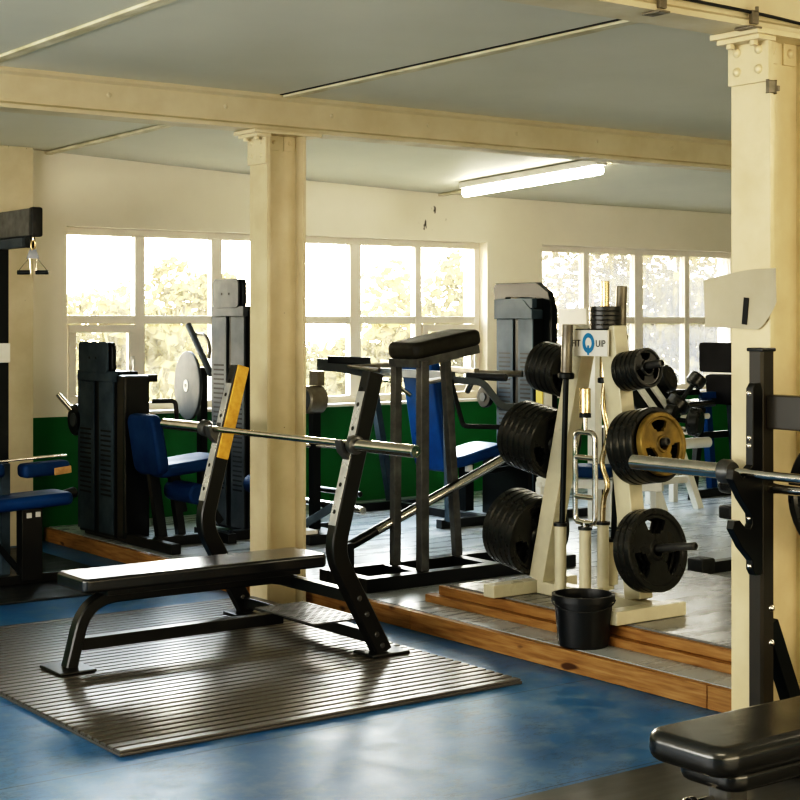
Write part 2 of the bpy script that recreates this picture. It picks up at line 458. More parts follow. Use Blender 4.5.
# battens over the board joints
k = 0
for x in (.97, 2.54, 4.12):
    for (y0, y1) in ((YF, BY2 - .08), (BY2 + .08, BY1 - .08)):
        k += 1
        mb = MB().box((x - .028, y0, CZ - .014), (x + .028, y1, CZ), .004)
        mb.box((x + .03, y0, CZ - .004), (x + .045, y1, CZ)) if x > 4 else None
        if 4 < x < 5: mb.mi = 1; mb.box((x - .046, y0, CZ - .003), (x - .029, y1, CZ))
        struct('trim_%d' % k, mb, [M['batten'], M['ink']], 'painted batten over a ceiling board joint', cat='trim')
k += 1
struct('trim_%d' % k, MB().beam((4.12, BY1 + .1, CZ - .012), (4.12, YW, 2.515), .05, .016), M['batten'], 'painted ceiling batten near the left window', cat='trim')
k += 1
struct('trim_%d' % k, MB().beam((7.35, BY1 + .1, CZ - .012), (7.35, YW, 2.40), .05, .016), M['batten'], 'painted ceiling batten beside the strip light', cat='trim')

# riveted I beams along the room
def i_beam(name, y, w, label):
    z0, z1 = 2.37, CZ; f = .018
    mb = MB()
    prof = [(-w / 2, z0), (w / 2, z0), (w / 2, z0 + f), (.02, z0 + f + .012), (.02, z1 - f - .012), (w / 2, z1 - f), (w / 2, z1), (-w / 2, z1), (-w / 2, z1 - f), (-.02, z1 - f - .012), (-.02, z0 + f + .012), (-w / 2, z0 + f)]
    # web face stands close to the flange edge like the encased beam in the room
    prof = [(a if abs(a) > .03 else math.copysign(w / 2 - .018, a), b) for a, b in prof]
    mb.prism(prof, (XL, y, 0), (0, 1, 0), (0, 0, 1), XR - XL)
    x = XL + .4
    while x < XR:
        for zz in (z0 + .10,):
            mb.lathe([(0, .006), (.008, .005), (.012, 0)], (x, y - w / 2 + .018, zz), (0, -1, 0), 10)
        x += .62
    return struct(name, mb, M['beam'], label, cat='beam')
beam1 = i_beam('steel_beam', BY1, .15, 'cream riveted ceiling beam on the slim column')
beam2 = i_beam('steel_beam', BY2, .17, 'cream riveted ceiling beam carrying a black cable')

def rivet(mb, p, ax, r=.014):
    mb.lathe([(0, r * .75), (r * .5, r * .65), (r * .87, r * .38), (r, 0)], p, ax, 12)
def column(x0, x1, y, w, label, wp, boss):
    h = 2.37; tf = .016
    mb = MB()
    hw = w / 2; wb = .010
    prof = [(0, -hw), (tf, -hw), (tf, -wb), (x1 - x0 - tf, -wb), (x1 - x0 - tf, -hw), (x1 - x0, -hw), (x1 - x0, hw), (x1 - x0 - tf, hw), (x1 - x0 - tf, wb), (tf, wb), (tf, hw), (0, hw)]
    mb.prism(prof, (x0, y, .0), (1, 0, 0), (0, 1, 0), h)
    o = struct('steel_column', mb, M['cream'], label, cat='column')
    # cleat with four rivets on the narrow face, below the beam
    zt = h - .022
    mb = MB().box((x0 - .014, y - hw - .004, zt - .145), (x0, y + hw + .004, zt), .003)
    for dy in (-hw * .55, hw * .55):
        for dz in (-.038, -.102): rivet(mb, (x0 - .014, y + dy, zt + dz), (-1, 0, 0), boss)
    obj('rivet_plate', mb, M['cream'], o)
    mb = MB()
    mb.box((x0 - .085, y - hw - .02, h - .020), (x1 + .085, y + hw + .02, h - .001), .003)
    mb.box((x0 - .065, y - hw - .008, h - .036), (x0 + .02, y + hw + .008, h - .019), .003)
    for dy in (-hw * .6, hw * .6): mb.cyl((x0 - .042, y + dy, h - .05), (x0 - .042, y + dy, h - .03), .014, seg=8)
    obj('cap_plate', mb, M['cream'], o)
    # rivets on the web near the top
    mb = MB()
    for fx in (.35, .75):
        xx = x0 + (x1 - x0) * fx
        mb.box((xx - .032, y - wb - .008, zt - .07), (xx + .032, y - wb, zt + .015), .002)
        rivet(mb, (xx, y - wb - .008, zt - .03), (0, -1, 0), boss)
    obj('web_cleat', mb, M['cream'], o)
    return o
col1 = column(4.0, 4.227, 6.617, .165, 'slim cream steel column behind the bench with the yellow strip', .16, .012)
col2 = column(3.95, 4.185, 3.416, .165, 'cream riveted steel column carrying the paper sign', .16, .016)

# ------------------------------------------------------------------ windows
def window(idx, x0, x1, mull, opening, glass, label):
    yf = YW + .10; d = .06
    mb = MB(); fw = .05
    mb.box((x0, yf, ZS), (x1, yf + d, ZS + fw), .004); mb.box((x0, yf, ZH - fw), (x1, yf + d, ZH), .004)
    mb.box((x0, yf, ZS + fw), (x0 + fw, yf + d, ZH - fw), .004); mb.box((x1 - fw, yf, ZS + fw), (x1, yf + d, ZH - fw), .004)
    zt = 1.435
    for i, (mx, w) in enumerate(mull): mb.box((mx - w / 2, yf - .004, ZS + fw), (mx + w / 2, yf + d, ZH - fw), .004)
    edges = [x0 + fw - .0] + [v for mx, w in mull for v in (mx - w / 2, mx + w / 2)] + [x1 - fw]
    for i in range(0, len(edges), 2): mb.box((edges[i], yf, zt - .028), (edges[i + 1], yf + d, zt + .028), .003)
    o = struct('window_%d' % idx, mb, M['white_frame'], label, cat='window')
    for i in range(0, len(edges), 2):
        a, b = edges[i], edges[i + 1]
        for (za, zb) in ((ZS + fw, zt - .028), (zt + .028, ZH - fw)):
            obj('window_pane', MB().box((a, yf + .028, za), (b, yf + .032, zb)), glass, o)
        if i // 2 in opening:
            za, zb = ZS + fw + .004, zt - .032; s = .055; mb = MB()
            mb.box((a + .003, yf - .018, za), (b - .003, yf + .02, za + s), .004); mb.box((a + .003, yf - .018, zb - s), (b - .003, yf + .02, zb), .004)
            mb.box((a + .003, yf - .018, za + s), (a + s, yf + .02, zb - s), .004); mb.box((b - s, yf - .018, za + s), (b - .003, yf + .02, zb - s), .004)
            c = obj('casement', mb, M['white_frame'], o)
            mb = MB().box((b - .042, yf - .03, 1.12), (b - .014, yf - .018, 1.19), .004)
            mb.box((b - .036, yf - .05, 1.05), (b - .020, yf - .034, 1.17), .005)
            mb.cyl((b - .028, yf - .034, 1.165), (b - .028, yf - .018, 1.165), .008, seg=10)
            obj('window_handle', mb, M['off_white'], c)
    mb = MB().box((x0, YW - .05, ZS - .022), (x1, yf - .001, ZS - .001), .004)
    obj('window_board', mb, M['white_frame'], o)
    return o
window(1, *W1, [(4.83, .075), (5.43, .085), (6.02, .06), (6.62, .10), (7.21, .06)], (0, 5), M['glass'], 'long white six-light window with sun glare')
window(2, *W2, [(8.98, .06), (9.60, .10), (10.20, .06)], (), M['glass_hazy'], 'grimy white four-light window behind the plate tree')

# ------------------------------------------------------------------ outside
struct('ground_outside', MB().box((-30, YW + .31, -1.6), (60, 80, -1.5)), M['lawn'], 'dry sunlit ground outside the windows', cat='ground')
def tree(x, y, h, r, label, leaf, n=4200, squash=1.0):
    t = thing('tree', label, 'tree', (x, y, -1.5), 'sunlit trees outside the windows')
    mb = MB(); mb.tube([(x, y, -1.5), (x + .1, y, -1.5 + h * .35), (x - .05, y + .1, -1.5 + h * .7)], .14)
    obj('trunk', mb, M['bark'], t)
    b = bmesh.new()
    cl = [(V((random.uniform(-1, 1) * r * .75, random.uniform(-1, 1) * r * .75, random.uniform(.22, .88) * h * squash)), r * random.uniform(.3, .55)) for _ in range(16)]
    cl += [(V((0, 0, h * .55)), r * .6), (V((0, 0, h * .9)), r * .35)]
    for _ in range(n):
        c, cr = random.choice(cl)
        d = V((random.gauss(0, 1), random.gauss(0, 1), random.gauss(0, 1))).normalized() * cr * random.uniform(.6, 1.05)
        p = V((x, y, -1.5)) + c + d
        s = random.uniform(.12, .24)
        u = V((random.gauss(0, 1), random.gauss(0, 1), random.gauss(0, 1))).normalized(); w = u.orthogonal().normalized()
        b.faces.new([b.verts.new(p + u * s * .6), b.verts.new(p + w * s * .4), b.verts.new(p - u * s * .6), b.verts.new(p - w * s * .4)])
    mb = MB(); mb.bm.free(); mb.bm = b
    obj('foliage', mb, leaf, t)
    return t
TREES = [
    (10.0, 21.5, 3.15, 1.6, 'low round sunlit tree outside the left end of the long window', 'leaf'),
    (12.6, 24.5, 2.8, 1.4, 'low bushy sunlit tree outside the first panes of the long window', 'leaf2'),
    (14.9, 28.0, 4.2, 1.3, 'narrow taller sunlit tree outside the second pane of the long window', 'leaf'),
    (18.6, 28.5, 2.2, 1.4, 'low sunlit tree beyond the glare behind the slim column', 'leaf2'),
    (14.9, 20.3, 3.3, 1.45, 'yellow-leaved tree outside the fifth pane of the long window', 'leaf'),
    (18.0, 22.3, 4.2, 1.7, 'tall yellow-leaved tree outside the last pane of the long window', 'leaf2'),
    (22.2, 23.5, 5.8, 2.4, 'big sunlit tree outside the left half of the grimy window', 'leaf'),
    (28.2, 26.5, 7.4, 3.0, 'big sunlit tree outside the right half of the grimy window', 'leaf2'),
    (21.8, 18.6, 3.4, 1.6, 'rounded low tree near the grimy window', 'leaf'),
]
for a in TREES: tree(a[0], a[1], a[2], a[3], a[4], M[a[5]])
mb = MB(); b = mb.bm
for _ in range(9000):
    X = random.uniform(4, 34); p = V((X, random.uniform(14.6, 16.0), random.uniform(-1.4, .60 + .22 * math.sin(X * 1.7) + .14 * math.sin(X * 4.1))))
    s = random.uniform(.12, .24); u = V((random.gauss(0, 1), random.gauss(0, 1), random.gauss(0, 1))).normalized(); w = u.orthogonal().normalized()
    b.faces.new([b.verts.new(p + u * s * .6), b.verts.new(p + w * s * .4), b.verts.new(p - u * s * .6), b.verts.new(p - w * s * .4)])
tag(obj('hedge', mb, M['leaf'], None), 'long sunlit yellow-green hedge outside below the windows', 'hedge', None, 'stuff')

# ------------------------------------------------------------------ ceiling light, cable, sign
t = thing('strip_light', 'lit fluorescent strip light on the far ceiling bay', 'light', (7.12, 8.15, 2.42))
la, lb = V((7.15, 7.45, 2.482)), V((7.10, 8.85, 2.418))
obj('light_body', MB().beam(la, lb, .10, .045, bev=.006), M['off_white'], t)
ld = (lb - la).normalized()
obj('light_tube', MB().cyl(la + ld * .01 - V((0, 0, .052)), lb - ld * .01 - V((0, 0, .052)), .034, bev=.006), M['lamp'], t)

cy = BY2 - .085 - .006
pts = [(1.6, cy, 2.445), (2.4, cy, 2.44), (2.95, cy, 2.432), (3.25, cy, 2.424), (3.55, cy, 2.418), (3.9, cy, 2.412), (4.2, cy, 2.40), (4.7, cy, 2.392), (5.6, cy, 2.40), (7, cy, 2.42)]
def smooth(P, n=5):
    P = [V(p) for p in P]; out = []
    for i in range(len(P) - 1):
        p0, p1, p2, p3 = P[max(i - 1, 0)], P[i], P[i + 1], P[min(i + 2, len(P) - 1)]
        for k in range(n):
            s = k / n
            out.append(.5 * ((2 * p1) + (p2 - p0) * s + (2 * p0 - 5 * p1 + 4 * p2 - p3) * s * s + (3 * p1 - p0 - 3 * p2 + p3) * s ** 3))
    out.append(P[-1]); return out
o = obj('cable', MB().tube(smooth(pts), .0055, 8), M['rubber'], None, (4, cy, 2.41)); tag(o, 'thin black cable clipped along the riveted beam above the paper sign', 'cable')
for x, lab in ((3.02, 'zinc beam clip holding the cable, farthest from the signed column'), (3.44, 'zinc beam clip holding the cable between two other clips'), (3.86, 'zinc beam clip holding the cable just above the signed column')):
    mb = MB().box((x - .016, BY2 - .10, 2.376), (x + .016, BY2 - .084, 2.420), .003)
    mb.box((x - .024, BY2 - .106, 2.362), (x + .024, BY2 - .03, 2.369), .002)
    mb.cyl((x, BY2 - .104, 2.415), (x, BY2 - .104, 2.43), .006, seg=8)
    tag(obj('beam_clip', mb, M['clip'], None, (x, BY2 - .09, 2.37)), lab, 'clip', 'clips on the beam')
mb = MB().box((3.935, 3.336, 2.165), (3.972, 3.352 - .024, 2.205), .003); mb.box((3.972, 3.322, 2.172), (3.985, 3.333, 2.19), .002)
tag(obj('cable_clip', mb, M['clip'], None, (3.95, 3.33, 2.18)), 'small grey metal clip on the edge of the signed column below its rivets', 'clip')

t = thing('paper_sign', 'curling cream paper sign with a black 1 taped on the column', 'sign', (3.93, 3.45, 1.39))
b = bmesh.new(); nx, nz = 22, 8; grid = []
for j in range(nz + 1):
    row = []
    for i in range(nx + 1):
        u, w = i / nx, j / nz
        y = 3.595 - u * .30
        zb = 1.392 + .012 * (1 - u)
        zt = 1.562 + .032 * math.sin(min(1, u * 1.25) * PI / 2)
        if u > .72: zb += (u - .72) ** 1.4 * .55
        z = zb + (zt - zb) * w
        curl = .045 * max(0, (.32 - u) / .32) ** 1.6 + .05 * max(0, (u - .86) / .14) ** 2 * .4
        x = 3.945 - .004 - curl * (.6 + .4 * w) * .5
        row.append(b.verts.new((x, y, z)))
    grid.append(row)
for j in range(nz):
    for i in range(nx): b.faces.new((grid[j][i], grid[j][i + 1], grid[j + 1][i + 1], grid[j + 1][i]))
mb = MB(); mb.add(b); obj('paper_sheet', mb, M['paper'], t)
mb = MB().beam((3.9385, 3.433, 1.412), (3.9385, 3.424, 1.50), .002, .021, up=(0, 1, 0), bev=0)
obj('numeral', mb, M['ink'], t)

# ------------------------------------------------------------------ mats
mb = MB().box((2.255, 4.60, .0005), (3.985, 6.82, .012), .003)
y = 4.606
while y < 6.80:
    mb.box((2.257, y, .0115), (3.983, y + .039, .021), .003, seg=2); y += .0532
tag(obj('ribbed_mat', mb, M['stall_mat'], None, (3.1, 5.7, 0)), 'ribbed black rubber mat under the bench with the yellow strip', 'mat')
tag(obj('rubber_mat', MB().box((1.2, 7.42, .0005), (3.86, 9.2, .012), .003), M['grimy_mat'], None, (2.6, 8.3, 0)), 'plain black rubber mat under the cable pulldown machine', 'mat')
tag(obj('rubber_mat', MB().box((1.6, 1.2, .0005), (4.18, 3.49, .010), .003), M['scuffed_mat'], None, (3, 2.3, 0)), 'dusty black rubber mat under the bench with the chrome knob', 'mat')

# ------------------------------------------------------------------ barbells
def barbell(name, p_l, length, sleeve, label, axis=(0, 1, 0), rs=.0255, rb=.0145, origin=None, shiny='chrome'):
    """p_l: one end; bar runs along axis"""
    ax = V(axis).normalized(); p0 = V(p_l); p1 = p0 + ax * length
    t = thing(name, label, 'barbell', origin or (p0 + p1) / 2)
    mb = MB().cyl(p0 + ax * (sleeve + .01), p1 - ax * (sleeve + .01), rb, seg=18); obj('shaft', mb, M['chrome'], t)
    for a, d in ((p0, ax), (p1, -ax)):
        mb = MB().lathe([(0, .004), (.010, .004), (.010, 0), (rs - .004, 0), (rs, .004), (rs, sleeve - .02), (0, sleeve - .02)], a, d, 24); obj('sleeve', mb, M[shiny], t)
        mb = MB().lathe([(0, 0), (rs + .004, 0), (rs + .014, .006), (rs + .014, .03), (rs + .006, .045), (0, .045)], a + d * (sleeve - .022), d, 24); obj('collar', mb, M['steel_grey'] if shiny == 'chrome' else M['dark_metal'], t)
    return t
barbell('barbell', (3.629, 4.822, .914), 2.085, .42, 'long bare chrome barbell resting on the bench with the yellow strip')
barbell('barbell', (3.752, 1.600, .945), 2.16, .42, 'bare chrome barbell racked on the black posts near the signed column')

# ------------------------------------------------------------------ bench with the yellow strip
t = thing('weight_bench', 'flat black weight bench with angled uprights, one carrying a yellow strip', 'bench', (3.2, 5.8, .021))
mb = MB().pad((3.20, 5.80, .372), 1.16, .28, .058, rc=.03, bev=.014); sp = obj('seat_pad', mb, M['vinyl'], t)
mb = MB().box((2.74, 5.70, .318), (3.66, 5.90, .341), .004); obj('pad_board', mb, M['black_metal'], sp)
mb = MB().rect(fillet([(2.62, 5.80, .03), (2.69, 5.80, .30), (2.98, 5.80, .302), (3.56, 5.80, .30)], .16, 9), .06, .05, (0, 1, 0)); fl = obj('front_leg', mb, M['black_metal'], t)
mb = MB().box((2.535, 5.70, .021), (2.695, 5.90, .034), .005); obj('foot_plate', mb, M['black_metal'], fl)
mb = MB().beam((2.665, 5.80, .12), (3.62, 5.80, .12), .05, .05); obj('lower_strut', mb, M['black_metal'], t)
for yy, guard in ((5.31, False), (6.41, True)):
    path = fillet([(3.815, yy, .03), (3.572, yy, .465), (3.770, yy, 1.205)], .08, 8)
    mb = MB().rect(path, .058, .078, (0, 1, 0))
    mb.mi = 1
    for f in (.30, .50, .66, .80, .90):
        z = .50 + f * .70; x = 3.572 + (z - .465) * .2676
        n_ = V((-.966, 0, .2585)); p = V((x, yy, z)) + n_ * .0392
        mb.lathe([(0, .0012), (.0095, .0012), (.0095, -.002)], p, n_, 12)
    up = obj('upright', mb, [M['black_metal'] if not guard else M['black_metal'], M['ink']], t)
    # worn steel facing on the holed side
    mb = MB()
    q0 = V((3.600, yy, .57)); q1 = V((3.7473, yy, 1.12)); n_ = V((-.966, 0, .2585))
    mb.beam(q0 + n_ * .0395, q1 + n_ * .0395, .050, .003, up=n_, bev=.001)
    mb.mi = 1
    for f in (.10, .30, .72, .90): 
        p = q0.lerp(q1, f) + n_ * .0405; mb.lathe([(0, .0015), (.0095, .0015), (.0095, -.001)], p, n_, 12)
    obj('wear_plate', mb, [M['wear_steel'], M['ink']], up)
    mb = MB().box((3.72, yy - .075, .021), (3.91, yy + .075, .034), .005); obj('foot_plate', mb, M['black_metal'], up)
    s = -1 if yy < 5.8 else 1
    hk = [(3.68, .82), (3.645, .835), (3.60, .88), (3.588, .93), (3.603, .934), (3.613, .905), (3.640, .898), (3.662, .955), (3.69, .97)]
    mb = MB().prism([(a, b_) for a, b_ in hk], (0, yy + .0225, 0), (1, 0, 0), (0, 0, 1), .045, .003, 1)
    obj('bar_hook', mb, M['steel_grey'], up)
    for z in (.27, .20, .11, .06):
        x = 3.815 - (z - .03) * .558; obj('bolt', MB().lathe([(0, .006), (.010, .005), (.012, 0)], (x, yy - .029, z), (0, -1, 0), 10), M['steel_grey'], up)
    if guard:
        a = V((3.655, yy - .034, .775)); b_ = V((3.7713, yy - .034, 1.21))
        mb = MB().beam(a, b_, .012, .062, up=(-.966, 0, .2585), bev=.004); o = obj('guard_strip', mb, M['yellow'], up); tag(o, 'worn yellow strip along the upright')
for x, z, lab in ((3.69, .27, None), (3.80, .085, None)):
    mb = MB().beam((x, 5.34, z), (x, 6.38, z), .05, .05); obj('cross_tube', mb, M['black_metal'], t)
mb = MB().beam((3.56, 5.80, .30), (3.69, 5.80, .275), .05, .05); obj('seat_joint', mb, M['black_metal'], t)
mb = MB().box((3.565, 5.45, .142), (3.82, 5.93, .150), .002)
mb.mi = 0
for i in range(11):
    for j in range(20):
        x = 3.578 + i * .0222; yv = 5.462 + j * .0236; a = .009 if (i + j) % 2 else -.009
        mb.beam((x - .007, yv - a * .8, .1512), (x + .007, yv + a * .8, .1512), .003, .0024, bev=0)
o = obj('foot_platform', mb, M['steel_grey'], t); tag(o, 'bare checker plate foot platform')

# ------------------------------------------------------------------ rack bench near the signed column
t = thing('rack_bench', 'black bench press with straight upright posts beside the signed column', 'bench', (3.3, 2.6, .01))
mb = MB().pad((3.36, 2.58, .385), 1.26, .27, .075, rc=.06, bev=.028); sp = obj('seat_pad', mb, M['vinyl'], t)
mb = MB().pad((3.38, 2.58, .322), 1.14, .20, .055, rc=.05, bev=.02); obj('under_pad', mb, M['vinyl'], sp)
mb = MB().rect([(2.90, 2.58, .0105), (2.90, 2.58, .296)], .07, .07, (0, 1, 0)); lg = obj('front_leg', mb, M['steel_grey'], t); tag(lg, 'bare metal square front leg')
mb = MB().cyl((2.865, 2.60, .25), (2.80, 2.60, .25), .010); mb.lathe([(0, 0), (.016, 0), (.020, .006), (.020, .028), (.014, .036), (0, .036)], (2.805, 2.60, .25), (-1, 0, 0), 16); obj('adjuster_knob', mb, M['chrome'], lg)
mb = MB().beam((2.935, 2.58, .055), (3.82, 2.58, .055), .06, .06); obj('base_tube', mb, M['steel_grey'], t)
mb = MB().beam((3.85, 1.89, .045), (3.85, 3.30, .045), .06, .06); obj('cross_tube', mb, M['black_metal'], t)
mb = MB().cyl((3.15, 2.52, .03), (3.15, 3.06, .03), .022); obj('floor_tube', mb, M['steel_grey'], t)
for yy in (3.29, 1.90):
    mb = MB().rect([(3.855, yy, .011), (3.855, yy, 1.328)], .06, .062, (0, 1, 0), .008)
    po = obj('upright_post', mb, M['post_bronze'], t)
    obj('end_cap', MB().box((3.821, yy - .033, 1.326), (3.889, yy + .033, 1.338), .004), M['rubber'], po)
    pl = [(0, .64), (.012, .622), (.046, .622), (.046, 1.205), (.036, 1.226), (.012, 1.226), (0, 1.21), (-.001, .97), (-.02, .955), (-.045, .930), (-.066, .952), (-.090, .960), (-.094, .93), (-.05, .865), (-.005, .815), (-.002, .785), (-.012, .770), (-.035, .776), (-.06, .800), (-.086, .800), (-.092, .775), (-.05, .715), (0, .668)]
    mb = MB().prism([(3.779 + .0 + a, b_) for a, b_ in [(p + (.0), q) for p, q in pl]], (0, yy - .002, 0), (1, 0, 0), (0, 0, 1), .03, .002, 1)
    mb.mi = 1
    for z in (.65, 1.195, .80, 1.03, 1.055): rivet(mb, (3.779, yy - .016, z), (-1, 0, 0), .009)
    obj('hook_plate', mb, [M['black_metal'], M['chrome']], po)
    mb = MB().beam((3.883, yy, .46), (4.06 if yy < 3 else 4.075, yy, .03), .05, .055, up=(1, 0, 0)); br = obj('rear_brace', mb, M['dark_metal'], po)
    for z in (.51, .40):
        mb = MB(); rivet(mb, (3.868, yy - .031, z), (0, -1, 0), .012); obj('bolt', mb, M['chrome'], br)
mb = MB().beam((3.868, 1.93, 1.135), (3.868, 3.26, 1.135), .05, .108, bev=.006); obj('cross_beam', mb, M['post_bronze'], t)
mb = MB().tube(fillet([(3.863, 3.265, .893), (3.863, 3.05, .893), (4.05, 3.05, .893)], .03), .017); obj('plate_peg', mb, M['chrome'], t)

# ------------------------------------------------------------------ weight plates
def plate_mesh(R, T, grips=True):
    """cast plate, axis +Z, centred: raised rim, hub, three grip openings"""
    b = bmesh.new(); seg = 54
    k = R / .20
    rs = [.026, .050, .058, .40 * R, .52 * R, .64 * R, .76 * R, .83 * R, .87 * R, .97 * R, R]
    rs[1] = max(.034, .21 * R); rs[2] = max(.038, .26 * R)
    hs = [T * .5, T * .5, T * .26, T * .24, T * .24, T * .24, T * .24, T * .26, T * .5, T * .5, T * .38]
    def hole(i, j):
        if not grips or i not in (3, 4, 5): return False
        a = (j + .5) / seg * 3 % 1.0
        w = {3: .30, 4: .40, 5: .44}[i]
        return abs(a - .5) < w / 2
    top = [[b.verts.new((r * math.cos(2 * PI * j / seg), r * math.sin(2 * PI * j / seg), h)) for j in range(seg)] for r, h in zip(rs, hs)]
    bot = [[b.verts.new((r * math.cos(2 * PI * j / seg), r * math.sin(2 * PI * j / seg), -h)) for j in range(seg)] for r, h in zip(rs, hs)]
    for i in range(len(rs) - 1):
        for j in range(seg):
            n_ = (j + 1) % seg
            if hole(i, j): continue
            f = b.faces.new((top[i][j], top[i + 1][j], top[i + 1][n_], top[i][n_])); g = b.faces.new((bot[i][n_], bot[i + 1][n_], bot[i + 1][j], bot[i][j]))
    done = [e for e in b.edges if len(e.link_faces) == 1]
    tb = {}
    for i in range(len(rs)):
        for j in range(seg): tb[top[i][j]] = bot[i][j]
    for e in done:
        a, c = e.verts
        if a in tb and c in tb: b.faces.new((a, c, tb[c], tb[a]))
    for v in [v for v in b.verts if not v.link_faces]: b.verts.remove(v)
    bmesh.ops.recalc_face_normals(b, faces=b.faces)
    mb = MB(); mb.bm.free(); mb.bm = b
    return mb
_pm = {}
def plate_obj(name, R, T, material, loc, axis, label, group, spin=0.0, grips=True):
    key = (round(R, 3), round(T, 3), material, grips)
    if key not in _pm:
        o = obj(name, plate_mesh(R, T, grips), M[material], None, (0, 0, 0), 30); _pm[key] = o
    else:
        o = _pm[key].copy(); COL.objects.link(o); o.name = name
    q = V((0, 0, 1)).rotation_difference(V(axis).normalized())
    o.rotation_mode = 'QUATERNION'
    from mathutils import Quaternion
    o.rotation_quaternion = q @ Quaternion((0, 0, 1), spin); o.location = loc
    tag(o, label, 'weight plate', group); return o

# ------------------------------------------------------------------ plate tree
TX, TY, TZ = 4.74, 4.96, SZ
t = thing('plate_tree', 'cream plate tree with splayed legs on the lifting step', 'plate rack', (TX, TY, TZ))
for yy in (TY + .41, TY - .37):
    mb = MB().beam((TX - .29, yy, TZ + .03), (TX + (.12 if yy < TY else .22), yy, TZ + .03), .075, .058, bev=.006); ft = obj('foot_tube', mb, M['tree_cream'], t)
mb = MB().beam((TX, TY - .335, TZ + .03), (TX, TY + .372, TZ + .03), .075, .058, bev=.006); obj('spine_tube', mb, M['tree_cream'], t)
legs = {}
for s in (1, -1):
    a = V((TX, TY + (.375 if s > 0 else -.245), TZ + .06)); b_ = V((TX, TY + s * .085, 1.40)); legs[s] = (a, b_)
    mb = MB().beam(a, b_, .08, .095, up=(0, 1, 0), bev=.006); obj('splayed_leg', mb, M['tree_cream'], t)
mb = MB().box((TX - .05, TY - .10, 1.365), (TX + .05, TY + .10, 1.39), .004); obj('top_bracket', mb, M['dark_metal'], t)
PGX = TX - .005
mb = MB().cyl((PGX, TY - .045, 1.38), (PGX, TY - .045, 1.60), .019, bev=.003); obj('top_peg', mb, M['brass_chrome'], t)
# name board facing the floor
mb = MB().box((TX - .064, TY - .12, 1.27), (TX - .052, TY + .095, 1.385), .003); nb = obj('name_board', mb, M['off_white'], t)
nbx = TX - .065
def text(name, s, size, p, ux, uy, m, parent, ext=.0008):
    cu = bpy.data.curves.new(name, 'FONT'); cu.body = s; cu.size = size; cu.extrude = ext; cu.align_x = 'CENTER'; cu.align_y = 'CENTER'
    to = bpy.data.objects.new(name, cu); COL.objects.link(to)
    bpy.context.view_layer.update()
    me = bpy.data.meshes.new_from_object(to); bpy.data.objects.remove(to)
    ux, uy = V(ux), V(uy); uz = ux.cross(uy)
    R_ = Matrix((ux, uy, uz)).transposed().to_4x4(); R_.translation = V(p) - world_loc(parent)
    me.transform(R_); me.materials.append(m)
    o = bpy.data.objects.new(name, me); COL.objects.link(o); o.parent = parent
    return o
text('lettering', 'FIT', .042, (nbx, TY + .076, 1.325), (0, -1, 0), (0, 0, 1), M['dark_metal'], nb)
text('lettering', 'UIP', .042, (nbx, TY - .078, 1.325), (0, -1, 0), (0, 0, 1), M['dark_metal'], nb)
mb = MB(); b = mb.bm; seg = 40; R1, R0 = .044, .024
va = []
for j in range(seg):
    a = 2 * PI * j / seg
    va.append([b.verts.new((nbx - .001, TY - .003 + r * math.cos(a) * .85, 1.328 + r * math.sin(a))) for r in (R0, R1)])
for j in range(seg): n_ = (j + 1) % seg; b.faces.new((va[j][0], va[j][1], va[n_][1], va[n_][0]))
mb.box((nbx - .0016, TY - .008, 1.276), (nbx - .0002, TY + .004, 1.318))
obj('emblem', mb, M['logo_blue'], nb)
# pegs with plates
GP = 'plates on the plate tree'
def peg(s, zl, length, stack, where, pname):
    a, b_ = legs[s]; f = (zl - a.z) / (b_.z - a.z); p = a.lerp(b_, f)
    ax = V((0, s * math.cos(math.radians(9)), math.sin(math.radians(9))))
    st = p + ax * (.046 if s > 0 else .038)
    mb = MB().lathe([(0, 0), (.017, 0), (.017, length - .003), (.014, length), (.011, length), (.011, length - .01), (0, length - .01)], st, ax, 18)
    obj('plate_peg', mb, M['steel_grey'], t)
    d = .012
    n = len(stack)
    order = ['innermost', 'second from the leg', 'third from the leg', 'fourth from the leg', 'fifth from the leg', 'sixth from the leg']
    for i, (R, T, m) in enumerate(stack):
        d += T / 2 + .0015
        pos = order[i] if i < n - 1 else 'outermost'
        kind = {'plate': 'black', 'gold': 'gold'}[m]
        lab = '%s grip plate on the %s peg of the plate tree, %s' % (kind, where, pos)
        plate_obj('weight_plate', R, T, m, st + ax * d - V((0, 0, .008)), ax, lab, GP, spin=PI / 2 + PI / 3 * (s > 0) - PI / 3 + random.uniform(-.12, .12))
        d += T / 2 + .0015
P = 'plate'
peg(-1, .445, .32, [(.176, .030, P)] * 3, 'lowest column-side', 'low')
peg(-1, .88, .225, [(.160, .036, P)] * 4 + [(.135, .032, 'gold')], 'middle column-side', 'mid')
peg(-1, 1.205, .235, [(.086, .026, P)] * 5, 'upper column-side', 'top')
peg(1, .43, .34, [(.184, .038, P)] * 5, 'lowest window-side', 'low')
peg(1, .86, .32, [(.160, .036, P)] * 6, 'middle window-side', 'mid')
peg(1, 1.19, .27, [(.115, .032, P)] * 5, 'upper window-side', 'top')
z = 1.388
for i in range(5):
    lab = ['lowest', 'second lowest', 'middle', 'second highest', 'highest'][i]
    plate_obj('weight_plate', .070, .0195, P, (PGX, TY - .045, z + .010), (0, 0, 1), 'small black plate lying on the upright peg above the name board, %s of five' % lab, 'small plates on top of the tree', grips=False); z += .0200
plate_obj('weight_plate', .205, .042, P, (3.985 - .028, 3.05, .872), (1, 0, 0), 'big black plate hung on the bench posts near the signed column', None, spin=.4)

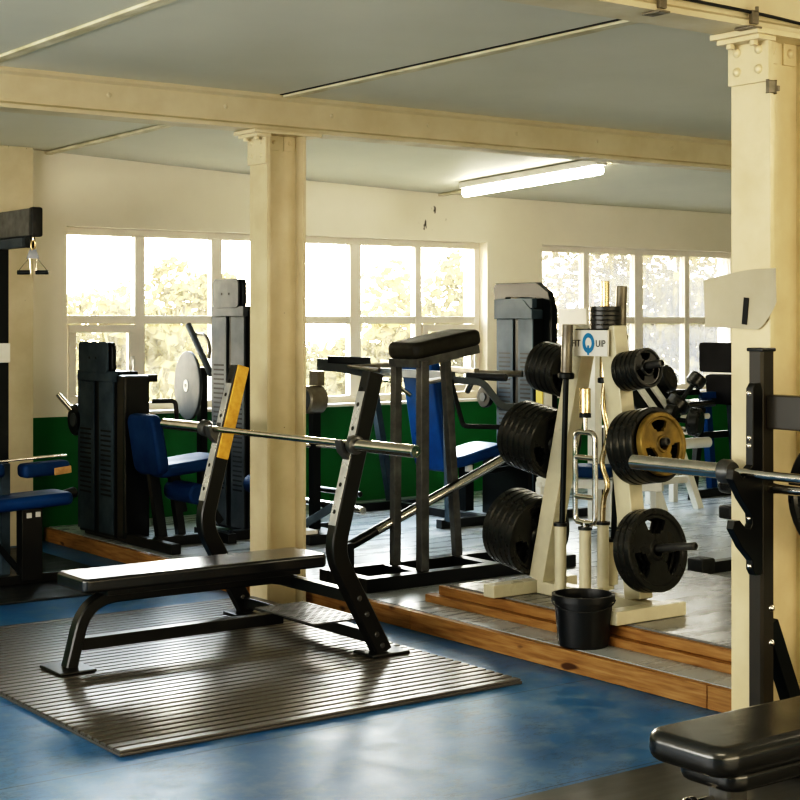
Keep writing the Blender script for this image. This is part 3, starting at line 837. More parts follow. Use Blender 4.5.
# bar holders and the bars standing in them
H = [(TX - .14, TY + .095, .53, 'barrel'), (TX - .14, TY - .062, .53, 'hammer'), (TX + .045, TY + .02, .53, 'ez'), (TX + .13, TY + .05, .445, 'bar2')]
for (x, y, zt, k_) in H:
    mb = MB().lathe([(0, 0), (.026, 0), (.026, zt - TZ - .07), (.020, zt - TZ - .07), (.020, .02), (0, .02)], (x, y, TZ + .07), (0, 0, 1), 18)
    mb.beam((x, y, TZ + .06), (TX, y, TZ + .045), .03, .02)
    ho = obj('bar_holder', mb, M['tree_cream'], t)
    mb = MB().lathe([(.021, 0), (.031, 0), (.031, .014), (.021, .014), (.021, 0)], (x, y, zt - .006), (0, 0, 1), 18); obj('holder_collar', mb, M['rubber'], ho)
def standing_bar(x, y, z0, x1, y1, z1, label):
    p0, p1 = V((x, y, z0)), V((x1, y1, z1)); ax = (p1 - p0).normalized(); L = (p1 - p0).length
    t = thing('short_barbell', label, 'barbell', p0, 'bars standing in the tree')
    obj('shaft', MB().cyl(p0, p1 - ax * .2, .0125), M['dark_metal'], t)
    obj('sleeve', MB().cyl(p1 - ax * .215, p1, .025, bev=.003, seg=20), M['bronze_grey'], t)
    obj('collar', MB().cyl(p1 - ax * .24, p1 - ax * .212, .036, bev=.005, seg=20), M['dark_metal'], t)
h = H[0]; standing_bar(h[0], h[1], TZ + .1, TX - .12, TY + .072, 1.41, 'short dark barbell standing upright beside the window-side leg of the tree')
h = H[3]; standing_bar(h[0], h[1], TZ + .1, TX + .13, TY - .01, 1.58, 'dark bronze barbell standing upright behind the gold plate')
# hammer curl bar: a chrome ladder frame
x, y, zt, _ = H[1]
t2 = thing('hammer_curl_bar', 'chrome ladder-shaped hammer curl bar standing in the tree', 'barbell', (x, y, TZ + .1), 'bars standing in the tree')
obj('sleeve', MB().cyl((x, y, TZ + .1), (x, y, .555), .014), M['chrome'], t2)
zz0, zz1, hw = .555, .945, .062
loop = fillet([(x, y, zz0), (x, y - hw, zz0), (x, y - hw, zz1), (x, y + hw, zz1), (x, y + hw, zz0), (x, y, zz0)], .035, 5)
obj('frame_loop', MB().tube(loop[:-1], .0125, 10, closed=True), M['chrome'], t2)
for zz in (.665, .835): obj('grip', MB().cyl((x, y - hw, zz), (x, y + hw, zz), .0115), M['chrome'], t2)
obj('sleeve', MB().cyl((x, y, zz1), (x, y, 1.01), .011), M['chrome'], t2)
obj('sleeve_collar', MB().cyl((x, y, 1.008), (x, y, 1.026), .026), M['dark_metal'], t2)
obj('sleeve', MB().cyl((x, y, 1.026), (x, y, 1.135), .024, bev=.003), M['brass_chrome'], t2)
# curl bar with a wavy grip
x, y, zt, _ = H[2]
t2 = thing('wavy_curl_bar', 'wavy bronze curl bar standing behind the hammer curl bar', 'barbell', (x, y, TZ + .1), 'bars standing in the tree')
pts = [(x, y, TZ + .1), (x, y, .60), (x, y - .028, .70), (x, y + .006, .80), (x, y - .03, .92), (x, y - .002, 1.04), (x, y - .012, 1.16)]
obj('shaft', MB().tube(smooth(pts, 7), .0125, 10), M['brass_chrome'], t2)
obj('collar', MB().cyl((x, y - .012, 1.15), (x, y - .012, 1.175), .033, bev=.004), M['dark_metal'], t2)
obj('sleeve', MB().cyl((x, y - .012, 1.175), (x, y - .012, 1.36), .024, bev=.003), M['brass_chrome'], t2)

# bucket
bx, by = 4.385, 4.68
t = thing('bucket', 'black plastic bucket standing on the platform edge before the plate tree', 'bucket', (bx, by, PZ))
mb = MB().lathe([(0, 0), (.098, 0), (.104, .006), (.122, .205), (.122, .212), (.116, .212), (.10, .012), (0, .012)], (bx, by, PZ), (0, 0, 1), 40); obj('bucket_body', mb, M['bucket'], t)
mb = MB().lathe([(.121, 0), (.130, 0), (.130, .024), (.117, .026), (.117, .020), (.121, 0)], (bx, by, PZ + .188), (0, 0, 1), 40); obj('rim', mb, M['bucket'], t)
mb = MB()
pts = [(bx - .1 * math.sin(a), by + .131 * math.cos(a) , PZ + .185 - .03 * math.sin(a)) for a in [k_ * PI / 14 for k_ in range(15)]]
pts = [(bx + .131 * math.cos(a) * -.66 - .12 * math.sin(a) * .75, by + .131 * math.cos(a) * .75 - .12 * math.sin(a) * .66, PZ + .19 - .035 * math.sin(a)) for a in [k_ * PI / 14 for k_ in range(15)]]
obj('handle', mb.tube(pts, .003, 8), M['bucket'], t)

# ------------------------------------------------------------------ chest-supported lever stand (padded top)
t = thing('lever_row_stand', 'tall padded stand with grey legs on a black floor frame', 'exercise machine', (4.9, 6.38, PZ))
y0, y1, x0, x1 = 6.23, 6.58, 4.36, 5.75
for yy in (y0, y1): obj('base_rail', MB().beam((x0, yy, PZ + .035), (x1, yy, PZ + .035), .075, .068), M['black_metal'], t)
for xx in (x0 + .04, 4.74, 5.21, x1 - .05): obj('base_crossbar', MB().beam((xx, y0 + .0375, PZ + .035), (xx, y1 - .0375, PZ + .035), .07, .064), M['black_metal'], t)
zt = 1.222
for (a, b_, w_) in (((4.735, 6.235, PZ + .069), (4.735, 6.235, zt), .05), ((4.735, 6.47, PZ + .069), (4.735, 6.46, zt), .045), ((5.21, 6.55, PZ + .069), (5.06, 6.47, zt + .055), .045), ):
    obj('leg', MB().beam(a, b_, w_, w_, up=(1, 0, 0), bev=.005), M['steel_grey'], t)
ux = V((.40, 0, .07)).normalized(); uy = V((0, 1, 0)); cz = V((4.895, 6.345, 1.245))
fr = obj('pad_frame', MB().box((-.205, -.125, -.022), (.205, .125, .022), .004, Matrix.Translation(cz) @ Matrix((ux, uy, ux.cross(uy))).transposed().to_4x4()), M['steel_grey'], t)
obj('chest_pad', MB().pad(cz + V((-.0, 0, .062)), .44, .28, .085, ux, uy, .05, .028), M['worn_vinyl'], t)
piv = V((4.43, 6.49, .27))
obj('lever_bracket', MB().box((4.39, 6.455, PZ + .066), (4.47, 6.525, .30), .006), M['black_metal'], t)
lv = obj('lever_arm', MB().cyl(piv, (5.47, 6.49, .665), .026), M['black_metal'], t)
obj('lever_tube', MB().cyl((4.62, 6.475, .345), (5.50, 6.475, .68), .017), M['chrome'], lv)

# ------------------------------------------------------------------ stack tower
def stack_tower(t, x0, xd, ya, yb, z0, zt, gap, cover, face, side):
    """tall weight housing; panels with louvres face -X, from y=ya (near) to yb (far)"""
    obj('tower_case', MB().box((x0 + .012, ya, z0), (x0 + xd, yb, zt), .008), side, t)
    w1 = (yb - ya) * .40
    for (a, b_) in ((ya, ya + w1), (yb - w1 * 1.15, yb)):
        mb = MB().box((x0, a, z0 + .02), (x0 + .0125, b_, zt - .06), .004)
        mb.mi = 1
        z = z0 + .25; zmax = zt - .36
        while z < zmax:
            mb.box((x0 - .0015, a + (b_ - a) * .16, z), (x0 + .002, a + (b_ - a) * .84, z + .011)); z += .030
        obj('louvre_panel', mb, [face, M['ink']], t)
    obj('top_bracket', MB().box((x0 - .012, ya - .01, zt - .065), (x0 + .03, yb - .02, zt), .004), face, t)
    if cover:
        mb = MB().prism(rrect(yb - ya - .09, cover, .035), (x0 - .004, (ya + yb) / 2 + .0, zt + cover / 2 - .012), (0, -1, 0), (0, 0, 1), .012, .002, 1)
        mb.mi = 1
        for dy in (-.045, .045): mb.lathe([(0, .002), (.008, .002), (.008, -.002)], (x0 - .016, (ya + yb) / 2 + dy, zt + cover * .42), (-1, 0, 0), 10)
        o = obj('top_plate', mb, [face, M['ink']], t)
        mb = MB().prism(rrect(yb - ya - .09, cover, .035), (x0 + .036, (ya + yb) / 2 - .02, zt + cover / 2 - .014), (0, -1, 0), (0, 0, 1), .03, .004, 1)
        obj('top_block', mb, side, o)

# leg extension machine by the left end of the long window
lem = t = thing('leg_extension_machine', 'black leg extension machine with blue seat and roller by the window', 'exercise machine', (4.4, 8.85, PZ))
stack_tower(t, 4.30, .17, 8.74, 9.24, PZ + .02, 1.12, .03, .19, M['blue_grey'], M['dark_metal'])
obj('side_housing', MB().box((4.315, 8.62, PZ + .02), (4.49, 8.738, 1.10), .02), M['black_metal'], t)
obj('side_stub', MB().box((4.49, 8.66, 1.055), (4.56, 8.70, 1.10), .004), M['black_metal'], t)
obj('base_frame', MB().rect([(4.36, 9.2, PZ + .03), (4.36, 8.05, PZ + .03)], .06, .06, (0, 0, 1)), M['black_metal'], t)
obj('base_frame', MB().beam((4.36, 8.40, PZ + .03), (4.84, 8.40, PZ + .03), .06, .058), M['black_metal'], t)
obj('base_frame', MB().beam((4.84, 8.24, PZ + .03), (4.84, 8.66, PZ + .03), .06, .06), M['black_metal'], t)
uxb = V((.16, 0, .6)).normalized() * -1
obj('back_pad', MB().pad((4.36, 8.40, .70), .36, .34, .075, (-.10, 0, .6), (0, 1, 0), .06, .025), M['blue_vinyl_dark'], t)
obj('seat_pad', MB().pad((4.60, 8.42, .565), .46, .36, .075, (1, 0, .10), (0, 1, 0), .06, .028), M['blue_vinyl_dark'], t)
obj('seat_post', MB().beam((4.46, 8.42, PZ + .05), (4.40, 8.42, .53), .06, .05, up=(0, 1, 0)), M['black_metal'], t)
obj('seat_post', MB().beam((4.60, 8.44, PZ + .05), (4.54, 8.44, .53), .05, .05, up=(0, 1, 0)), M['black_metal'], t)
ra_ = obj('roller_arm', MB().rect(fillet([(4.60, 8.52, .52), (4.62, 8.52, .44), (4.66, 8.52, .27)], .05), .04, .045, (0, 1, 0)), M['black_metal'], t)
obj('roller_pad', MB().cyl((4.56, 8.14, .415), (4.56, 8.48, .415), .062, bev=.015, seg=24), M['blue_vinyl_dark'], ra_)
obj('cam_arm', MB().beam((4.74, 8.44, .36), (4.86, 8.44, .20), .05, .07, up=(0, 1, 0)), M['black_metal'], t)
mb = MB().cyl((4.30, 9.30, .80), (4.36, 9.30, .80), .10, bev=.008, seg=28); cw = obj('cam_wheel', mb, M['dark_metal'], t)
obj('cam_hub', MB().cyl((4.292, 9.30, .80), (4.31, 9.30, .80), .045, seg=20), M['light_grey'], cw)
obj('adjust_handle', MB().tube(fillet([(4.50, 8.62, .94), (4.64, 8.58, .94), (4.65, 8.58, .80)], .03), .014), M['black_metal'], t)
obj('hand_grip', MB().cyl((4.30, 9.33, .86), (4.22, 9.37, .965), .017, bev=.004), M['chrome'], t)

lem.location += V((-.15, -.18, 0))
# tall stack machine with the grey disc
t = thing('stack_machine', 'tall weight stack machine with grey disc wheel behind the yellow strip', 'exercise machine', (5.0, 8.55, PZ))
stack_tower(t, 4.93, .17, 8.33, 8.74, PZ + .02, 1.52, .03, .185, M['light_grey'], M['dark_metal'])
obj('side_housing', MB().box((4.95, 8.24, PZ + .02), (5.13, 8.328, 1.50), .015), M['black_metal'], t)
sh = t
text('lettering', 'A3', .06, (5.04, 8.2385, 1.0 - .33), (1, 0, 0), (0, 0, 1), M['light_grey'], t)
nrm = V((-1, .12, 0)).normalized()
mb = MB().lathe([(0, 0), (.215, 0), (.228, .006), (.228, .022), (.215, .028), (0, .028)], V((4.95, 9.06, 1.0)), nrm, 48)
dw = obj('disc_wheel', mb, M['light_grey'], t)
mb = MB().lathe([(0, 0), (.04, 0), (.04, .004), (.012, .004), (.012, .012), (0, .012)], V((4.95, 9.06, 1.0)) + nrm * .028, nrm, 24); obj('wheel_hub', mb, M['off_white'], dw)
obj('wheel_axle', MB().cyl((4.955, 9.06, 1.0), (5.02, 9.06, 1.0), .03), M['black_metal'], dw)
obj('wheel_post', MB().beam((5.04, 9.06, PZ), (5.04, 9.06, 1.12), .06, .05, up=(1, 0, 0)), M['black_metal'], t)
obj('lever_rod', MB().tube([(4.97, 9.12, 1.40), (4.96, 8.80, 1.08)], .022), M['light_grey'], t)
obj('lever_loop', MB().tube(fillet([(4.99, 9.04, 1.34), (5.0, 8.94, 1.34), (5.0, 8.88, 1.26), (4.99, 8.88, 1.18)], .05), .012), M['bronze_grey'], t)
obj('base_frame', MB().beam((4.75, 8.20, PZ + .03), (5.55, 8.20, PZ + .03), .06, .058), M['black_metal'], t)
obj('roller_pad', MB().cyl((4.90, 7.98, .43), (4.90, 8.2, .43), .06, bev=.012), M['blue_vinyl_dark'], t)
obj('stack_label', MB().box((5.0, 8.232, .27), (5.05, 8.2395, .33), .002), M['off_white'], t)
obj('roller_arm', MB().beam((4.92, 8.2, PZ + .06), (4.92, 8.2, .48), .05, .05, up=(1, 0, 0)), M['black_metal'], t)

# cable pulldown machine at the left edge
t = thing('pulldown_machine', 'cable pulldown machine with blue seat on the plain black mat', 'exercise machine', (3.2, 8.3, .012))
obj('tower_post', MB().box((3.10, 8.38, .012), (3.42, 8.62, 1.88), .01), M['dark_metal'], t)
obj('tower_label', MB().box((3.35, 8.372, 1.19), (3.423, 8.381, 1.30), .002), M['off_white'], t)
hb = obj('head_beam', MB().box((3.36, 7.95, 1.885), (3.41, 9.0, 2.04), .01), M['steel_grey'], t)
obj('end_cap', MB().box((3.352, 7.90, 1.882), (3.418, 7.95, 2.043), .012), M['rubber'], hb)
obj('head_under', MB().box((3.362, 8.06, 1.83), (3.408, 8.9, 1.885), .004), M['light_grey'], hb)
obj('pulley', MB().cyl((3.37, 8.0, 1.86), (3.40, 8.0, 1.86), .036, seg=20), M['dark_metal'], hb)
obj('seat_pad', MB().pad((3.16, 7.88, .455), .76, .26, .07, (1, 0, .04), (0, 1, 0), .05, .028), M['blue_vinyl'], t)
obj('seat_post', MB().box((3.27, 7.84, .03), (3.39, 7.92, .42), .008), M['black_metal'], t)
for i, xx in enumerate((3.42, 3.05)):
    pd = obj('thigh_pad', MB().pad((xx, 7.90, .625), .27, .12, .075, (1, 0, .05), (0, 1, 0), .03, .025), M['blue_vinyl_dark'], t)
    if i == 0: obj('torn_foam', MB().pad((3.505, 7.843, .615), .10, .012, .04, (1, 0, .1), (0, 1, 0), .005, .003), M['foam_tan'], pd)
obj('pad_rail', MB().beam((2.9, 7.93, .665), (3.56, 7.93, .69), .05, .012), M['chrome'], t)
obj('pad_post', MB().beam((3.22, 7.96, .03), (3.22, 7.96, .66), .05, .05, up=(1, 0, 0)), M['blue_grey'], t)
obj('base_foot', MB().beam((2.7, 7.90, .04), (3.75, 7.90, .04), .07, .05), M['black_metal'], t)
obj('base_foot', MB().beam((3.15, 7.94, .04), (3.15, 8.6, .04), .06, .05), M['black_metal'], t)
obj('base_brace', MB().beam((3.05, 7.90, .36), (3.30, 7.90, .06), .03, .03, up=(0, 1, 0)), M['dark_metal'], t)
for a, b_ in (((3.31, 7.832, .385), .014), ((3.36, 7.832, .388), .014)):
    obj('height_sticker', MB().box((a[0] - b_, a[1], a[2] - b_), (a[0] + b_, a[1] + .008, a[2] + b_), .002), M['off_white'], t)
obj('seat_knob', MB().cyl((3.53, 7.90, .47), (3.61, 7.90, .49), .03, bev=.01), M['rubber'], t)
t2 = thing('cable_attachment', 'chrome double-grip cable handle hanging from the pulldown machine', 'cable handle', (3.385, 7.962, 1.69))
hx, hy = 3.385, 7.962
obj('carabiner', MB().tube([(hx + .012 * math.sin(a), hy, 1.838 + .028 * math.cos(a)) for a in [2 * PI * k_ / 14 for k_ in range(14)]], .005, 8, closed=True), M['brass_chrome'], t2)
obj('link_plate', MB().prism([(-.035, 0), (.035, 0), (.018, .05), (-.018, .05)], (hx, hy, 1.765), (.8, -.6, 0), (0, 0, 1), .006), M['steel_grey'], t2)
obj('hanging_cable', MB().cyl((hx, hy, 1.865), (hx, hy, 1.89), .006, seg=8), M['chrome'], t2)
d_ = V((.8, -.6, 0))
for s in (-1, 1):
    c_ = V((hx, hy, 1.77)) + d_ * .02 * s
    tri = [c_, V((hx, hy, 1.69)) + d_ * s * .085, V((hx, hy, 1.69)) + d_ * s * .015]
    obj('handle_loop', MB().tube(tri, .005, 8, closed=True), M['chrome'], t2)
    obj('grip', MB().cyl(tri[1], tri[2], .012, seg=12), M['dark_metal'], t2)

# seated chest press with the tall blue back
t = thing('chest_press_machine', 'chest press machine with tall blue back pad beneath the long window', 'exercise machine', (6.4, 8.2, PZ))
obj('back_pad', MB().pad((6.34, 8.30, .80), .78, .36, .075, (-.13, 0, .75), (0, 1, 0), .06, .026), M['blue_vinyl'], t)
obj('seat_pad', MB().pad((6.60, 8.2, .52), .44, .34, .075, (1, 0, .2), (0, 1, 0), .08, .028), M['blue_vinyl'], t)
obj('seat_post', MB().beam((6.60, 8.2, PZ + .05), (6.60, 8.2, .48), .08, .07, up=(1, 0, 0)), M['dark_metal'], t)
obj('seat_sticker', MB().box((6.555, 8.13, .41), (6.60, 8.16, .455), .002), M['off_white'], t)
for yy in (7.86, 8.90): 
    obj('base_rail', MB().beam((6.1, yy, PZ + .03), (6.80, yy, PZ + .03), .06, .058), M['black_metal'], t)
obj('base_rail', MB().beam((6.5, 7.9, PZ + .03), (6.5, 8.87, PZ + .03), .06, .056), M['black_metal'], t)
obj('mast', MB().beam((6.50, 8.93, PZ + .05), (6.28, 8.88, 1.09), .05, .06, up=(0, 1, 0)), M['blue_grey'], t)
obj('mast', MB().beam((6.15, 7.80, PZ + .05), (6.13, 7.80, 1.07), .055, .06, up=(0, 1, 0)), M['blue_grey'], t)
obj('cross_beam', MB().beam((6.26, 8.88, 1.075), (6.13, 7.76, 1.075), .05, .055), M['light_grey'], t)
obj('cross_beam', MB().beam((6.40, 8.90, 1.13), (6.30, 7.72, 1.10), .04, .04), M['bronze_grey'], t)
obj('press_arm', MB().rect(fillet([(6.26, 8.86, 1.07), (6.05, 8.92, 1.115), (5.93, 9.02, 1.125)], .06), .085, .05, (0, 0, 1)), M['light_grey'], t)
obj('press_arm', MB().rect(fillet([(6.20, 8.76, 1.15), (5.98, 8.96, 1.16)], .06), .05, .05, (0, 0, 1)), M['dark_metal'], t)
obj('arm_brace', MB().tube([(6.16, 8.6, 1.09), (6.08, 8.85, 1.11), (6.34, 8.3, 1.14)], .018), M['bronze_grey'], t)
obj('handle', MB().tube(fillet([(6.13, 8.05, .98), (6.08, 7.98, 1.03), (6.10, 7.78, 1.06)], .03), .018), M['bronze_grey'], t)
obj('handle', MB().tube(fillet([(6.12, 8.55, 1.03), (6.10, 8.40, 1.03), (6.15, 8.22, .93)], .03), .014), M['chrome'], t)
obj('handle', MB().rect(fillet([(6.12, 7.76, 1.05), (6.14, 7.66, .76), (6.30, 7.52, .755), (6.42, 7.42, .755)], .03, 5), .03, .03, (.6, .75, 0)), M['dark_metal'], t)
obj('hand_grip', MB().cyl((6.22, 7.72, 1.075), (6.32, 7.45, 1.07), .024, bev=.004), M['rubber'], t)
obj('push_arm', MB().rect(fillet([(6.15, 7.78, 1.05), (6.25, 7.60, 1.04), (6.34, 7.52, .88), (6.56, 7.46, .88)], .05, 5), .045, .045, (.6, .75, 0)), M['light_grey'], t)

# tall dark stack machine with the angled top
t = thing('arch_stack_machine', 'blue-grey weight stack machine with hooked arch top', 'exercise machine', (7.05, 8.05, PZ))
stack_tower(t, 6.90, .20, 7.86, 8.24, PZ + .02, 1.58, .03, 0, M['blue_grey'], M['dark_metal'])
arch = [(8.35, 1.50), (8.38, 1.66), (8.35, 1.69), (7.92, 1.69), (7.80, 1.62), (7.76, 1.50), (7.76, .45), (7.83, .45), (7.84, 1.48), (7.88, 1.56), (7.95, 1.585), (8.24, 1.59), (8.26, 1.50)]
obj('arch_cover', MB().prism(arch, (6.985, 0, 0), (0, 1, 0), (0, 0, 1), .05, .006, 2), M['dark_metal'], t)
obj('arch_face', MB().prism([(8.25, 1.44), (8.25, 1.575), (7.96, 1.585), (7.85, 1.50), (7.85, 1.44)], (6.885, 0, 0), (0, 1, 0), (0, 0, 1), .10, .004, 1), M['blue_grey'], t)
obj('base_frame', MB().beam((6.85, 7.80, PZ + .03), (7.5, 7.80, PZ + .03), .06, .058), M['black_metal'], t)
obj('lower_case', MB().box((6.87, 7.87, PZ), (7.08, 8.36, .50), .008), M['black_metal'], t)
obj('pull_bar', MB().tube(fillet([(6.72, 8.34, .94), (6.70, 8.22, 1.07), (6.86, 7.92, 1.07)], .04), .022), M['bronze_grey'], t)
cw = obj('cam_wheel', MB().cyl((6.83, 8.30, .90), (6.87, 8.30, .90), .075, bev=.006), M['dark_metal'], t)
obj('cam_hub', MB().cyl((6.822, 8.30, .90), (6.832, 8.30, .90), .03), M['light_grey'], cw)
obj('foot_bar', MB().beam((6.62, 8.0, .42), (6.90, 8.0, .44), .05, .03), M['dark_metal'], t)

# low row machine half hidden by the slim column
t = thing('low_row_machine', 'low row machine with roller and chrome plate horns behind the slim column', 'exercise machine', (5.25, 7.95, PZ))
obj('roller_post', MB().beam((5.22, 7.97, PZ + .05), (5.22, 7.97, .90), .055, .055, up=(1, 0, 0)), M['dark_metal'], t)
ro = obj('roller', MB().cyl((5.12, 7.94, .945), (5.25, 7.94, .945), .085, bev=.01, seg=28), M['bronze_grey'], t)
obj('roller_cap', MB().cyl((5.112, 7.94, .945), (5.121, 7.94, .945), .07, seg=24), M['light_grey'], ro)
obj('post_head', MB().box((5.21, 7.92, 1.03), (5.26, 8.02, 1.12), .004), M['bronze_grey'], t)
obj('plate_horn', MB().cyl((5.27, 8.15, .30), (5.27, 7.52, .30), .024, bev=.003), M['chrome'], t)
obj('plate_horn', MB().cyl((5.28, 8.10, .385), (5.32, 7.62, .385), .018, bev=.003), M['black_metal'], t)
obj('cross_rod', MB().cyl((5.18, 8.02, .66), (5.40, 7.62, .66), .012), M['chrome'], t)
obj('diagonal_strut', MB().beam((5.05, 8.05, .10), (5.26, 7.82, .30), .05, .05), M['blue_grey'], t)
obj('base_frame', MB().box((5.02, 7.72, PZ), (5.30, 8.1, .15), .006), M['black_metal'], t)
obj('base_plate', MB().box((5.0, 7.75, PZ + .06), (5.10, 7.97, PZ + .085), .004), M['off_white'], t)

# white cable machine behind the plate tree
t = thing('white_cable_machine', 'white cable machine standing behind the plate tree', 'exercise machine', (6.85, 7.0, PZ))
for (x, y, h_) in ((6.62, 7.42, 1.12), (6.75, 7.10, 1.25), (6.80, 7.01, 1.28)):
    obj('upright', MB().beam((x, y, PZ + .05), (x, y, h_), .07, .06, up=(1, 0, 0)), M['white_metal'], t)
obj('top_rail', MB().beam((6.75, 7.12, 1.25), (6.81, 6.97, 1.26), .06, .05), M['white_metal'], t)
obj('shroud', MB().box((6.66, 7.08, 1.335), (6.685, 7.34, 1.505), .004), M['off_white'], t)
obj('shroud_arm', MB().beam((6.71, 7.20, 1.1), (6.70, 7.20, 1.45), .03, .03, up=(1, 0, 0)), M['white_metal'], t)
o = obj('instruction_label', MB().box((6.575, 7.40, .89), (6.585, 7.46, 1.0), .002), M['label_yellow'], t)
obj('seat_rail', MB().beam((6.45, 7.30, .42), (6.86, 6.62, .42), .06, .06), M['white_metal'], t)
obj('seat_pad', MB().pad((6.62, 7.02, .50), .34, .26, .07, (.5, -.85, 0), (.85, .5, 0), .05, .025), M['blue_vinyl_dark'], t)
obj('chest_roller', MB().cyl((6.64, 6.76, .52), (6.74, 6.66, .52), .05, bev=.012), M['blue_vinyl'], t)
for (x, y) in ((6.46, 7.28), (6.84, 6.66)): obj('leg', MB().beam((x, y, PZ), (x, y, .42), .05, .05, up=(1, 0, 0)), M['white_metal'], t)
obj('weight_stack', MB().box((6.88, 7.06, PZ + .02), (7.0, 7.30, .75), .006), M['black_metal'], t)
obj('stack_cable', MB().cyl((6.94, 7.18, .75), (6.80, 7.06, 1.24), .006), M['dark_metal'], t)

# white dumbbell rack in front of the grimy window
t = thing('dumbbell_rack', 'white dumbbell rack with sloping dark trays before the grimy window', 'rack', (8.0, 7.8, PZ))
obj('tray_bed', MB().beam((7.96, 7.97, 1.03), (7.96, 7.69, .755), .40, .02, up=(0, -.7, .7)), M['dark_metal'], t)
for x in (7.90, 8.04): obj('tray_rail', MB().beam((x, 7.945, 1.045), (x, 7.665, .77), .060, .022, up=(0, -.7, .7)), M['white_metal'], t)
for x in (7.76, 8.12):
    obj('rack_leg', MB().beam((x, 7.98, 1.04), (x + .06, 8.02, PZ), .055, .055, up=(0, 1, 0)), M['white_metal'], t)
    obj('rack_leg', MB().beam((x, 7.80, .80), (x + .12, 7.60, PZ), .055, .055, up=(0, 1, 0)), M['white_metal'], t)
for y, z in ((7.74, .55), (7.68, .30)): obj('rack_beam', MB().beam((7.74, y, z), (8.24, y, z), .05, .05), M['white_metal'], t)
def dumbbell(c, ax, label, R=.085, L=.20, R2=None):
    ax = V(ax).normalized(); c = V(c)
    t = thing('dumbbell', label, 'dumbbell', c, 'dumbbells on the white rack')
    obj('handle', MB().cyl(c - ax * L * .5, c + ax * L * .5, .017), M['dark_metal'], t)
    for s in (-1, 1):
        r = R if s > 0 else (R2 or R)
        obj('head', MB().lathe([(0, 0), (r * .78, 0), (r, .018), (r, .075), (r * .8, .092), (0, .092)], c + ax * s * (L * .5 - .02), ax * s, 24), M['plate'], t)
dumbbell((8.10, 7.58, .925), (.42, -.25, .62), 'round-headed dumbbell tilted upright at the end of the white rack', .066, .16, .085)
dumbbell((8.16, 7.93, .985), (.3, -.9, .3), 'large round dumbbell lying high on the white rack', .10, .10)
dumbbell((7.97, 7.50, .735), (.45, -.85, -.1), 'large round dumbbell lying low on the white rack behind the gold plate', .10, .12)

# white utility bench behind
t = thing('utility_bench', 'white-framed utility bench with black pad right of the dumbbell rack', 'bench', (8.6, 8.0, PZ))
obj('bench_pad', MB().pad((8.66, 8.1, .80), .42, .24, .05, (1, 0, .04), (0, 1, 0), .04, .02), M['vinyl'], t)
obj('frame_tube', MB().cyl((8.38, 7.98, .71), (8.76, 7.98, .715), .022, bev=.008), M['white_metal'], t)
obj('frame_tube', MB().cyl((8.34, 7.92, .525), (8.70, 7.92, .525), .040, bev=.012), M['white_metal'], t)
obj('knob', MB().cyl((8.42, 7.96, .62), (8.46, 7.86, .62), .028, bev=.006), M['chrome'], t)
obj('leg', MB().beam((8.70, 8.0, .78), (8.60, 8.0, PZ), .05, .05, up=(0, 1, 0)), M['dark_metal'], t)
obj('leg', MB().beam((8.42, 8.02, .70), (8.42, 8.02, PZ), .05, .05, up=(0, 1, 0)), M['white_metal'], t)

# black padded chair machine
t = thing('blue_frame_machine', 'blue-framed machine with square black back and seat pads beside the grimy window', 'exercise machine', (9.0, 8.1, PZ))
obj('back_pad', MB().pad((8.97, 8.04, 1.15), .225, .40, .08, (-.02, 0, 1), (0, 1, 0), .02, .012), M['pad_matte'], t)
obj('lower_pad', MB().pad((9.02, 8.02, .905), .225, .38, .09, (-.10, 0, 1), (0, 1, 0), .02, .012), M['pad_matte'], t)
obj('pad_strip', MB().box((8.94, 7.85, 1.024), (8.97, 8.20, 1.036), .002), M['off_white'], t)
obj('frame_post', MB().beam((9.16, 8.05, PZ), (9.05, 8.05, 1.22), .06, .06, up=(0, 1, 0)), M['blue_grey'], t)
obj('frame_post', MB().beam((9.00, 8.16, PZ), (8.92, 8.16, .86), .06, .06, up=(0, 1, 0)), M['blue_vinyl'], t)
obj('seat_joint', MB().beam((8.86, 8.16, .86), (9.10, 8.10, .86), .05, .05), M['blue_vinyl'], t)
obj('arm_rest', MB().pad((8.70, 8.20, .885), .34, .08, .045, (1, 0, 0), (0, 1, 0), .02, .015), M['vinyl'], t)
obj('frame_rail', MB().beam((8.80, 8.1, .56), (9.3, 8.1, .56), .05, .05), M['black_metal'], t)
obj('base_rail', MB().beam((8.75, 8.1, PZ + .03), (9.8, 8.1, PZ + .03), .06, .06), M['black_metal'], t)

# black machine whose feet show left of the signed column
t = thing('floor_machine', 'low black machine with end pads showing beside the signed column', 'exercise machine', (6.7, 5.5, PZ))
obj('base_tube', MB().beam((6.18, 5.64, PZ + .03), (7.6, 5.60, PZ + .03), .07, .06), M['black_metal'], t)
obj('foot_cap', MB().box((6.08, 5.585, PZ), (6.185, 5.695, PZ + .085), .012, None), M['rubber'], t)
obj('end_pad', MB().pad((6.59, 5.62, .545), .60, .15, .085, (1, 0, 0), (0, 1, 0), .05, .03), M['vinyl'], t)
obj('foot_pad', MB().pad((6.56, 5.64, .40), .5, .10, .07, (1, 0, 0), (0, 1, 0), .02, .012), M['rubber'], t)
obj('post', MB().beam((6.7, 5.70, PZ + .05), (6.7, 5.70, .50), .06, .06, up=(1, 0, 0)), M['black_metal'], t)
obj('ankle_roller', MB().cyl((6.44, 5.58, .28), (6.56, 5.54, .28), .045, bev=.012), M['rubber'], t)
obj('roller_stem', MB().beam((6.52, 5.57, .28), (6.7, 5.69, .28), .03, .03), M['black_metal'], t)

